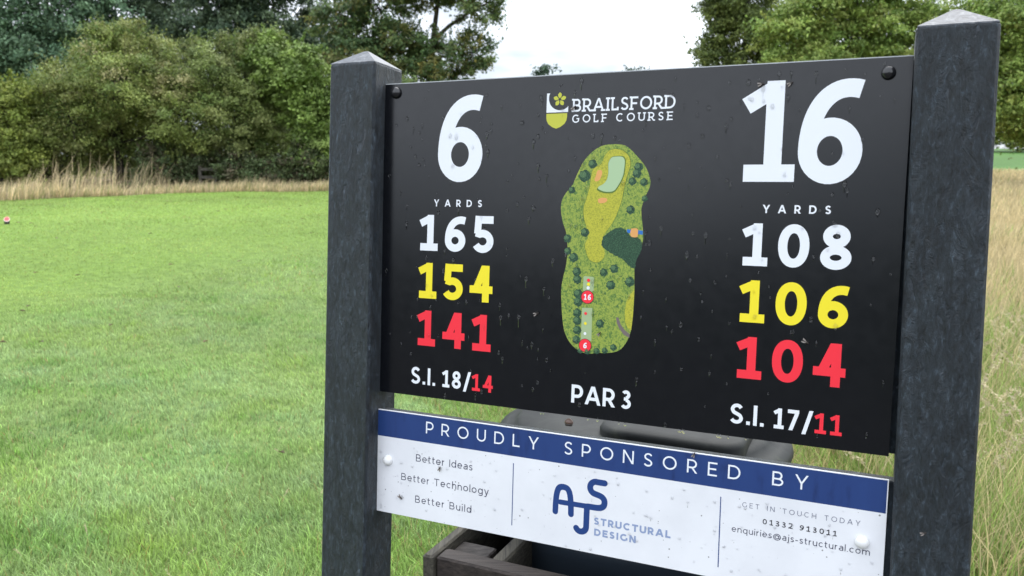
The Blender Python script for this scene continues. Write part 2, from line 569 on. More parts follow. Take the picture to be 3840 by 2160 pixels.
# middle and far turf
x, y = scatter(230000, 8, 28.5, -.74, .35, power=1.35)
k = (x < -.05 + .05 * y) & (y < HEDGE_Y(x) + .1); x, y = x[k], y[k]
n = len(x); td = sst(tee_side(x, y) / .5 + .5)
h = (.035 + .02 * rng.random(n)) * (1 - .5 * td) * (1 + (y - 8) * .02)
ct = lawn_cols(x, y)
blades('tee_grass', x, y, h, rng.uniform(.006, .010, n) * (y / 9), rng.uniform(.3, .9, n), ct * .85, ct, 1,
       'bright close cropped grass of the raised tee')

# rougher grass round the sign's foot and the bin
x, y = scatter(85000, 1.5, 8, -.42, .8, power=.7)
edge = .02 * y - .72
k = (x > edge + .35 * (vnoise(x, y, .4, 5) - .5)) & ~((x > -.19) & (x < .95) & (y > 1.1) & (y < 2.3)) ; x, y = x[k], y[k]
n = len(x)
r_ = sst((x - (.02 * y - .72)) / 1.2)
h = (.05 + .05 * rng.random(n)) + .15 * r_ * rng.random(n)
lum = np.exp(rng.normal(0, .3, n))[:, None]
mixv = (rng.random(n) < .22 + .25 * r_)[:, None]
ct = np.where(mixv, np.array([.46, .38, .18]), np.array([.23, .38, .075])) * lum
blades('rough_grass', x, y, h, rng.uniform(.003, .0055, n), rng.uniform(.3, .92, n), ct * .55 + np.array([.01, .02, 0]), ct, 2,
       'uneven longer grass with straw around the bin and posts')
x, y = scatter(26000, 2.3, 3.9, -.78, -.05, power=.5)
k = (rng.random(len(x)) < sst((3.9 - y) / 1.4) * .8) & (x < -.02); x, y = x[k], y[k]
n = len(x); ct = lawn_cols(x, y) * np.array([.95, 1.0, .8])
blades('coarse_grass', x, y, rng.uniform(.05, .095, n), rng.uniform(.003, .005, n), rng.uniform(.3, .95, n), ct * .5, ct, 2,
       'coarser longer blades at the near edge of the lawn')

# flowering stalks in the near lawn
def stalks(name, x, y, h, label, big=1.0, cat='grass'):
    V, F, C = [], [], []
    c0, c1 = np.array([.24, .32, .09]), np.array([.46, .40, .25])
    for xi, yi, hi in zip(x, y, h):
        a = rng.uniform(0, 6.28); ln = rng.uniform(.15, .6) * hi
        z = float(hgt(xi, yi)); q = rng.uniform(.75, 1.2)
        P = [np.array([xi + math.cos(a) * ln * t ** 2, yi + math.sin(a) * ln * t ** 2, z + hi * (t - .18 * t ** 3)]) for t in np.linspace(0, 1, 6)]
        for j in range(5):
            wv = np.array([.0009, .0, 0]) * big ** .6
            b = len(V); V += [P[j] - wv, P[j] + wv, P[j + 1] + wv, P[j + 1] - wv]; F.append((b, b + 1, b + 2, b + 3)); C += [c0 * q if j < 3 else c1 * q] * 4
        for j in range(int(26 * big ** .5)):
            t = rng.uniform(.74, 1.04); e = P[4] * (1 - (t - .8) / .2) + P[5] * ((t - .8) / .2)
            s = .0042 * big * (1.15 - abs(t - .86) * 2.2)
            d1, d2 = rng.normal(0, 1, 3), rng.normal(0, 1, 3); d1 /= np.linalg.norm(d1); d2 /= np.linalg.norm(d2)
            e = e + rng.normal(0, .0022 * big, 3)
            b = len(V); V += [e, e + d1 * s * 2.0, e + d2 * s * 1.4]; F.append((b, b + 1, b + 2)); C += [c1 * q * rng.uniform(.8, 1.35)] * 3
    f4 = np.array([f for f in F if len(f) == 4]); f3 = np.array([f for f in F if len(f) == 3])
    return tag(mesh_np(name, np.array(V), [f4, f3], M['grass'], colr=np.array(C)), label, cat, kind='stuff')


x, y = scatter(40, 2.5, 4.6, -.72, -.1); stalks('seed_stalks', x, y, rng.uniform(.10, .17, 40), 'thin pale seed stalks poking out of the near lawn', .7)
# field of long dry grass on the right
x, y = scatter(190000, 2.4, 44, .24, .85, power=1.2)
k = (x > 1.25 + .10 * y); x, y = x[k], y[k]
n = len(x); lum = np.exp(rng.normal(0, .25, n))[:, None]
dr = np.clip(.34 + .09 * (y - 3), 0, .97) + .35 * (vnoise(x, y, .9, 8) - .5)
is_dry = (rng.random(n) < dr)[:, None]
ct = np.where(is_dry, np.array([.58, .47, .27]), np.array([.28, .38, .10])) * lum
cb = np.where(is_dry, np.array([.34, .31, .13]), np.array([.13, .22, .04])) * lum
h = rng.uniform(.22, .55, n) * (1 - .3 * vnoise(x, y, 1.3, 6))
wd = rng.uniform(.003, .005, n) * np.maximum(1, y / 3.5)
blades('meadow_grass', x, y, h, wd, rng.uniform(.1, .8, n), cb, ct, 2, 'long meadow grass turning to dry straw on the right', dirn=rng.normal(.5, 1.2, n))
x, y = scatter(190, 2.9, 6, .42, .75); k = x > 1.35; x, y = x[k], y[k]
stalks('meadow_seed_heads', x, y, rng.uniform(.42, .66, len(x)), 'fluffy pale seed heads over the meadow grass at right', 1.8)
# dry fringe in front of the hedge
x = rng.uniform(-21, 2.5, 52000); gap_ = np.maximum(29.3 - HEDGE_Y(x), 1)
yy = HEDGE_Y(x) + np.where(rng.random(len(x)) < .45, rng.exponential(.6, len(x)), gap_ * rng.random(len(x)))
clump = vnoise(x, yy * 0 + 3, 1.25, 77); clump2 = vnoise(x, yy, .35, 78)
tall = sst((-x - 8.5) / 4.5) * .75 + .25
k = rng.random(len(x)) < (.25 + .75 * clump2) * (.35 + .9 * vnoise(x + 40, yy, .8, 79)) * (1 - .45 * sst((yy - HEDGE_Y(x) - 1) / 2)); x, yy, clump, tall = x[k], yy[k], clump[k], tall[k]
n = len(x); lum = np.exp(rng.normal(0, .28, n))[:, None]
h = (.12 + .26 * rng.random(n) ** 1.5) + 1.25 * tall * sst((clump - .35) / .4) * rng.uniform(.35, 1, n) * (.25 + .75 * sst((yy - HEDGE_Y(x)) / 2.2))
gr = (rng.random(n) < .22)[:, None]
ct = np.where(gr, np.array([.26, .29, .10]), np.array([.68, .55, .33])) * lum
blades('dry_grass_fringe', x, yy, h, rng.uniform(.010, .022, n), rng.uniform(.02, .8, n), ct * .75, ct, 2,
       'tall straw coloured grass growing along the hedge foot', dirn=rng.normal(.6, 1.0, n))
# a few fallen leaves
nl = 60; x, y = scatter(nl, 4, 24, -.7, -.2); z = hgt(x, y) + .03
a = rng.uniform(0, 6.3, nl); s = .018 + .0022 * y
V = np.stack([np.stack([x + np.cos(a + t) * s * r, y + np.sin(a + t) * s * r, z + zz], 1) for t, r, zz in ((0, 1, .004), (1.57, .5, .012), (3.14, 1, 0), (4.71, .5, .014))], 1)
tag(mesh_np('fallen_leaves', V.reshape(-1, 3), np.arange(nl)[:, None] * 4 + np.arange(4)[None], M['leaf'], colr=np.repeat(np.array([[.10, .06, .03]]) * rng.uniform(.5, 1.6, (nl, 1)), 4, 0)),
    'small brown fallen leaves scattered over the lawn', 'leaves', kind='stuff')


# ------------------------------------------------------------------ trees and shrubs
def at(px, py, d):
    """point at ground distance d seen at (px,py) of the 2576 wide view of the photograph"""
    q = RC @ Vector(((px * 1.4907 - 1920) / F_PX, (1080 - py * 1.4907) / F_PX, -1))
    q *= d / q.y
    return Vector((q.x, q.y, q.z + EYE))


PAL = {
    'hawthorn': [(.225, .285, .070), (.285, .335, .095), (.125, .190, .050), (.27, .285, .10)],
    'hawthorn2': [(.195, .25, .072), (.245, .295, .095), (.115, .175, .052), (.215, .235, .085)],
    'lime': [(.205, .290, .070), (.265, .350, .10), (.140, .215, .052)],
    'yellow': [(.28, .32, .07), (.22, .27, .06), (.17, .23, .045)],
    'ash': [(.160, .270, .150), (.235, .360, .210), (.105, .190, .110)],
    'dark': [(.085, .135, .075), (.120, .170, .085), (.060, .100, .060)],
    'ashgreen': [(.100, .170, .060), (.145, .210, .070), (.065, .120, .045), (.21, .20, .06)],
    'oak': [(.145, .195, .055), (.19, .235, .065), (.09, .13, .04)],
    'maple': [(.235, .340, .075), (.30, .40, .10), (.16, .26, .06), (.34, .39, .11)],
    'bramble': [(.11, .15, .05), (.16, .13, .085), (.08, .11, .05), (.13, .19, .08)],
    'far': [(.06, .10, .06), (.05, .085, .05)],
}


def leaf_mesh(P, nrm, size, cols, asp=.55):
    n = len(P)
    r = rng.normal(0, 1, (n, 3))
    d = np.cross(nrm, r); d /= np.linalg.norm(d, axis=1)[:, None] + 1e-9
    e = np.cross(nrm, d); e /= np.linalg.norm(e, axis=1)[:, None] + 1e-9
    s = (size * rng.uniform(.6, 1.25, n))[:, None]
    V = np.stack([P - d * s, P - e * s * asp, P + d * s, P + e * s * asp], 1)
    V[:, 1] += nrm * s * .18; V[:, 3] += nrm * s * .18
    return V.reshape(-1, 3), np.arange(n)[:, None] * 4 + np.arange(4)[None], np.repeat(cols, 4, 0)


def woody(name, label, base, blobs, nleaf, size, pal, cat='tree', group=None, trunk_r=.12, nclump=None, spread=.5,
          core=.30, limbs=True, droop=0.0, trunk=None, tips=None, shell=.55):
    """blobs: (x,y,z,rx,ry,rz) world ellipsoids that make up the crown; clumps of leaves ride on the twigs in them"""
    base = Vector(base); base.z = float(hgt(base.x, base.y)) - .05
    root = empty(name, base)
    B = np.array(blobs, float)
    vol = (B[:, 3] * B[:, 4] * B[:, 5]) ** (2 / 3)
    nc_tot = nclump or int(60 * len(B))
    pal_ = np.array(PAL[pal])
    tw = MB(); P, Nn, Cc = [], [], []
    mean_r = float(np.mean(B[:, 3:].min(1)))
    for bi, b in enumerate(B):
        nc = max(8, int(nc_tot * vol[bi] / vol.sum()))
        d = rng.normal(0, 1, (nc, 3)); d /= np.linalg.norm(d, axis=1)[:, None]
        d[:, 2] = np.where(rng.random(nc) < .3, np.abs(d[:, 2]), d[:, 2])
        rad = rng.uniform(shell, 1.05, nc) ** .7
        rad *= 1 + .22 * np.sin(d[:, 0] * 5 + bi) * np.cos(d[:, 2] * 4 + d[:, 1] * 3 + bi)
        c = b[:3] + d * rad[:, None] * b[3:]
        nl = int(nleaf * (1 - core) * vol[bi] / vol.sum() / nc) + 1
        cr = spread * rng.uniform(.6, 1.3, nc)
        for ci in range(nc):
            if ci % 3 == 0:
                tw.tube([b[:3], (b[:3] * .45 + c[ci] * .55) + rng.normal(0, .12, 3), c[ci]], [.035, .02, .006], 4, False)
            o = rng.normal(0, 1, (nl, 3)) * np.array([.5, .5, .30]) * cr[ci]
            o += d[ci] * (np.abs(rng.normal(0, .42, nl))[:, None] * cr[ci] * (.5 + (ci % 5 == 0) * 1.0))
            o[:, 2] -= droop * np.hypot(o[:, 0], o[:, 1])
            p = c[ci] + o
            nm = rng.normal(0, .55, (nl, 3)) + d[ci] * .5 + np.array([0, 0, .55])
            base_c = pal_[rng.integers(len(pal_))] * rng.uniform(.62, 1.38)
            if tips is not None and rng.random() < tips[3] * max(0, d[ci][2]) + tips[4]:
                base_c = np.array(tips[:3])
            cc = base_c * .65 + pal_[rng.integers(len(pal_), size=nl)] * .35
            cc = cc * np.exp(rng.normal(0, .22, nl))[:, None]
            P.append(p); Nn.append(nm); Cc.append(cc)
        for _ in range(int(nc * .16)):
            dd = rng.normal(0, 1, 3); dd[2] = abs(dd[2]) * 1.1; dd /= np.linalg.norm(dd)
            st_ = b[:3] + dd * b[3:] * .92; ax = dd * .55 + np.array([0, 0, .6]) + rng.normal(0, .25, 3); ax /= np.linalg.norm(ax)
            ln = spread * rng.uniform(1.1, 2.2); m_ = max(10, nl // 3); tt = rng.random(m_)
            tw.tube([st_, st_ + ax * ln * .5 + rng.normal(0, .03, 3), st_ + ax * ln], [.014, .008, .004], 3, False)
            P.append(st_ + ax * (ln * tt)[:, None] + rng.normal(0, 1, (m_, 3)) * (spread * .22 * (1.1 - tt))[:, None])
            Nn.append(rng.normal(0, .6, (m_, 3)) + np.array([0, 0, .5])); Cc.append(pal_[rng.integers(len(pal_))] * np.exp(rng.normal(.05, .25, m_))[:, None])
        ncore = int(nleaf * core * vol[bi] / vol.sum())
        dd = rng.normal(0, 1, (ncore, 3)); dd /= np.linalg.norm(dd, axis=1)[:, None]
        p = b[:3] + dd * (rng.uniform(.25, .88, ncore) ** .5)[:, None] * b[3:] * .88
        P.append(p); Nn.append(rng.normal(0, 1, (ncore, 3)) + dd * .5); Cc.append(pal_[rng.integers(len(pal_), size=ncore)] * np.exp(rng.normal(0, .2, ncore))[:, None])
    P, Nn, Cc = np.concatenate(P), np.concatenate(Nn), np.concatenate(Cc)
    Nn /= np.linalg.norm(Nn, axis=1)[:, None] + 1e-9
    k = P[:, 2] > hgt(P[:, 0], P[:, 1]) + .03
    V, F, C = leaf_mesh(P[k], Nn[k], size, Cc[k])
    mesh_np('crown', V - np.array(base), F, M['leaf'], root, C)
    tr = MB()
    top = B[np.argmax(B[:, 2])]
    cz = float(np.mean(B[:, 2])); ctr = Vector((float(np.mean(B[:, 0])), float(np.mean(B[:, 1])), cz))
    if trunk is None:
        fork = base.lerp(Vector((ctr.x, ctr.y, cz)), .45)
        tr.tube([base, base.lerp(fork, .5) + Vector((.06, .03, 0)), fork], [trunk_r * 1.25, trunk_r, trunk_r * .85], 8)
        for b in B:
            q = Vector(b[:3]); m = fork.lerp(q, .5) + Vector(rng.normal(0, .15, 3)) + Vector((0, 0, -.1))
            tr.tube([fork, m, q], [trunk_r * .6, trunk_r * .42, trunk_r * .2], 6)
    else:
        for pts, rr in trunk: tr.tube([Vector(p) for p in pts], rr, 8)
    tr.build('trunk', M['bark'], root, smooth=True, off=base)
    tag(tw.build('twigs', M['bark'], root, off=base), kind='stuff')
    tag(root, label, cat, group)
    return root


def blob(px, py, rpx, rpy, d, depth=1.0):
    """ellipsoid centred where (px,py) is seen at distance d, radii given as seen"""
    c = at(px, py, d); k = 1.4907 / F_PX * d
    return (c.x, c.y, c.z, rpx * k, depth * rpx * k, rpy * k)


HG = 'shrubs of the hedge behind the tee'
D = 30.5
woody('hawthorn_bush', 'yellow green bush at the far left edge of the hedge', at(10, 470, D - 1.5),
      [blob(5, 300, 95, 110, D - 1.5), blob(-95, 330, 90, 150, D - 1), blob(40, 400, 75, 70, D - 2)], 60000, .055, 'yellow', 'bush', HG, nclump=360, spread=.30)
woody('hawthorn_bush', 'big olive hawthorn with brownish shoot tips, tallest of the hedge', at(300, 470, D),
      [blob(180, 290, 85, 110, D - .8), blob(290, 215, 105, 100, D - 1.2), blob(405, 215, 95, 95, D + .8), blob(350, 350, 130, 90, D + 1.4), blob(240, 370, 90, 60, D + 1.2),
       blob(190, 380, 95, 70, D), blob(270, 110, 48, 40, D), blob(330, 100, 40, 44, D), blob(255, 92, 26, 34, D - .3), blob(375, 118, 24, 26, D), blob(215, 165, 34, 36, D - .6), blob(120, 262, 40, 42, D - .8), blob(470, 290, 95, 100, D - .9), blob(480, 395, 110, 55, D + 2.2), blob(150, 220, 45, 50, D)],
      185000, .045, 'hawthorn', 'bush', HG, nclump=700, spread=.36, tips=(.42, .36, .19, .16, .0), droop=.15)
woody('hawthorn_bush', 'dull olive hawthorn between the tallest bush and the bright green one', at(600, 470, D + .5),
      [blob(530, 200, 80, 78, D - .3), blob(625, 195, 85, 80, D + 1.0), blob(505, 128, 30, 26, D), blob(560, 108, 26, 28, D + .4), blob(640, 108, 34, 30, D + .4), blob(690, 118, 24, 30, D + .3), blob(600, 300, 110, 90, D + .1), blob(560, 400, 110, 60, D + 2.2), blob(690, 385, 80, 65, D + 2.0), blob(655, 300, 70, 80, D + .6)],
      120000, .045, 'hawthorn2', 'bush', HG, nclump=430, spread=.36, droop=.15)
woody('leafy_bush', 'bright green leafy bush just left of the left sign post', at(760, 470, D - .5),
      [blob(700, 165, 62, 75, D), blob(752, 200, 62, 80, D - .3), blob(775, 300, 55, 90, D - .3), blob(800, 400, 60, 60, D), blob(880, 330, 70, 110, D)],
      62000, .07, 'lime', 'bush', HG, nclump=330, spread=.27, droop=.3)
for i, (px, rp, rh, lab) in enumerate(((430, 90, 52, 'low dark brambles under the tallest hawthorn'), (640, 95, 45, 'purplish brambles and scrub under the dull olive hawthorn'),
                                        (790, 60, 55, 'low bramble scrub at the foot of the bright green bush'), (60, 90, 45, 'low tangled scrub at the left end of the hedge'))):
    woody('bramble_bush', lab, at(px, 460, D - .6), [blob(px - rp * .4, 428, rp * .6, rh, D - .8), blob(px + rp * .45, 432, rp * .6, rh * .85, D - .7)],
          14000, .05, 'bramble', 'bush', HG, nclump=120, spread=.25, trunk_r=.04)

TG = 'tall trees behind the hedge'
D = 44
woody('ash_tree', 'tall blue green ash tree at the top left behind the hedge', at(120, 470, D),
      [blob(20, 60, 130, 110, D), blob(150, 20, 120, 110, D), blob(90, 150, 130, 90, D), blob(-60, 160, 110, 120, D), blob(240, 90, 80, 100, D + 1), blob(120, -110, 150, 90, D),
       blob(190, 260, 150, 100, D + 2), blob(0, 280, 140, 90, D + 2)],
      90000, .10, 'ash', 'tree', TG, .28, 620, .55, droop=.35)
woody('sycamore_tree', 'dark airy tree with bright sky gaps behind the tallest hawthorn', at(400, 470, D + 3),
      [blob(330, 30, 90, 90, D + 3), blob(420, -30, 90, 80, D + 4), blob(400, 120, 90, 60, D + 3), blob(300, 190, 90, 70, D + 3), blob(500, 200, 90, 80, D + 4)],
      42000, .095, 'dark', 'tree', TG, .22, 330, .5, core=.12)
woody('sycamore_tree', 'dense dark tree above the dull olive hawthorn', at(640, 470, D),
      [blob(560, 40, 95, 90, D), blob(660, 20, 100, 90, D), blob(640, 110, 110, 70, D), blob(760, 150, 80, 60, D), blob(480, 90, 60, 60, D + 1), blob(600, -80, 130, 60, D), blob(740, 280, 120, 110, D + 1), blob(790, 60, 60, 55, D + 2), blob(800, 160, 70, 60, D + 1)],
      78000, .095, 'dark', 'tree', TG, .26, 520, .5, core=.22)
b0 = at(1070, 520, D - 4)
tk = lambda px, py: at(px, py, D - 4)
woody('ash_tree', 'tall tree with bare dark limbs showing against the sky above the left post', b0,
      [blob(870, 60, 70, 60, D - 4), blob(960, 30, 85, 70, D - 4), blob(900, 150, 90, 70, D - 4), blob(1010, 130, 80, 65, D - 4), blob(1110, 150, 75, 55, D - 4),
       blob(1190, 130, 55, 55, D - 4), blob(1200, 20, 62, 38, D - 4), blob(1120, -40, 100, 40, D - 4), blob(1040, 230, 150, 70, D - 4), blob(1040, -60, 120, 70, D - 4), blob(930, 300, 130, 90, D - 3)],
      80000, .085, 'ashgreen', 'tree', TG, .25, 640, .42, core=.10,
      trunk=[([b0, tk(1078, 300), tk(1083, 160), tk(1092, 80), tk(1102, 0), tk(1112, -90)], [.30, .25, .17, .12, .10, .05]),
             ([tk(1084, 150), tk(1098, 95), tk(1130, 65), tk(1175, 35), tk(1230, 5)], [.14, .11, .09, .07, .03]),
             ([tk(1083, 170), tk(1000, 90), tk(930, 30)], [.10, .07, .03]), ([tk(1085, 200), tk(980, 150), tk(880, 90), tk(850, 20)], [.11, .07, .05, .03]),
             ([tk(1098, 40), tk(1078, -20)], [.06, .04])])
# right hand trees
D = 38
woody('oak_tree', 'dark tree left of the pale green maple, above the middle of the sign', at(1880, 470, D + 4),
      [blob(1810, 40, 50, 60, D + 4), blob(1790, 130, 52, 32, D + 4), blob(1880, 90, 75, 80, D + 4), blob(1880, -10, 100, 60, D + 4), blob(1840, 220, 90, 70, D + 4), blob(1960, 130, 70, 80, D + 4)],
      52000, .08, 'oak', 'tree', 'trees right of the sky gap', .25, 420, .42, core=.25)
woody('maple_tree', 'pale green maple filling the gap left of the right post', at(2120, 480, D),
      [blob(1990, 80, 78, 62, D), blob(2060, 30, 90, 60, D), blob(2130, 110, 95, 60, D), blob(2230, 60, 85, 65, D), blob(2160, -20, 130, 50, D), blob(2050, 170, 120, 60, D), blob(2230, 170, 90, 80, D), blob(2330, 110, 80, 120, D)],
      92000, .075, 'maple', 'tree', 'trees right of the sky gap', .3, 620, .42, core=.16, droop=.2)
woody('maple_tree', 'mid green maple right of the right post, foliage nearly reaching the ground', at(2640, 480, D - 6),
      [blob(2540, 60, 95, 80, D - 6), blob(2560, 190, 85, 80, D - 6), blob(2590, 290, 85, 62, D - 6), blob(2560, 320, 70, 40, D - 5), blob(2640, 100, 130, 150, D - 6), blob(2700, 250, 120, 90, D - 6), blob(2440, 80, 70, 80, D - 5)],
      70000, .072, 'maple', 'tree', 'trees right of the sky gap', .3, 430, .42, core=.3, droop=.2)
for i, (px, lab) in enumerate(((2440, 'far dark tree mass behind the right sign post'), (2600, 'far dark tree at the far right edge beyond the green slope'), (2760, 'far dark tree outside the right post, beyond the green slope'))):
    woody('distant_tree', lab, at(px, 372, 75), [blob(px - 30, 330, 75, 50, 75), blob(px + 45, 325, 80, 56, 76), blob(px, 270, 80, 60, 78)], 9000, .16, 'oak', 'tree', 'far trees beyond the green slope', .3, 110, .6, core=.4)
# far off tree tops
for px, py, rx, ry, lab in ((1370, 185, 17, 20, 'small far off pointed tree top above the black panel'), (1605, 192, 30, 16, 'low far off rounded tree top peeping over the panel'),
                            (1500, 230, 60, 22, 'far off tree hidden by the panel between two tree tops'), (1250, 235, 70, 30, 'far off tree below the right end of the bare limbed tree')):
    woody('distant_tree', lab, at(px, 400, 120), [blob(px, py + 0, rx, ry, 120), blob(px, py + 60, rx * 2.0, ry * 2.2, 120), blob(px + rx, py + 130, rx * 2.6, ry * 2.4, 121)],
          5000, .24, 'far', 'tree', 'far off trees behind the sign', .3, 60, .9)

# ------------------------------------------------------------------ the sign's own frame (it leans back a little)
SC = Vector((.8547, -1.2534, .8581))
RS = basis(R(-24.45), R(3.56), R(1.92))
MS = Matrix.Translation((0, 0, EYE)) @ (RC @ RS.transposed()).to_4x4() @ Matrix.Translation(-SC)
PW = .8743                          # clear width between the posts
P1, P2 = .0341, .0300
Z1, H1 = .5612, .5692
Z2, H2 = .3348, .1935


def sroot(name, base):
    return empty(name, MS @ Matrix.Translation(base))


# ---- lettering: strokes -> ribbons
def ell(cx, cy, rx, ry, a0, a1, n=24, p=2.0):
    r = []
    for i in range(n + 1):
        a = math.radians(a0 + (a1 - a0) * i / n)
        c, s = math.cos(a), math.sin(a)
        r.append((cx + rx * math.copysign(abs(c) ** (2 / p), c), cy + ry * math.copysign(abs(s) ** (2 / p), s)))
    return r


def bez(a, b, c, d, n=14):
    return [tuple(a[k] * (1 - t) ** 3 + 3 * b[k] * t * (1 - t) ** 2 + 3 * c[k] * t * t * (1 - t) + d[k] * t ** 3 for k in (0, 1)) for t in [i / n for i in range(n + 1)]]


def cat_(pts, n=6):
    out = []
    P = [pts[0]] + list(pts) + [pts[-1]]
    for i in range(1, len(P) - 2):
        for j in range(n):
            t = j / n
            out.append(tuple(.5 * ((2 * P[i][k]) + (-P[i - 1][k] + P[i + 1][k]) * t + (2 * P[i - 1][k] - 5 * P[i][k] + 4 * P[i + 1][k] - P[i + 2][k]) * t * t
                                   + (-P[i - 1][k] + 3 * P[i][k] - 3 * P[i + 1][k] + P[i + 2][k]) * t ** 3) for k in (0, 1)))
    out.append(tuple(pts[-1]))
    return out


S_SK = [(.93, .86), (.76, .965), (.5, 1), (.22, .94), (.07, .77), (.2, .595), (.5, .505), (.84, .395), (.97, .215), (.8, .05), (.5, 0), (.22, .035), (.02, .14)]


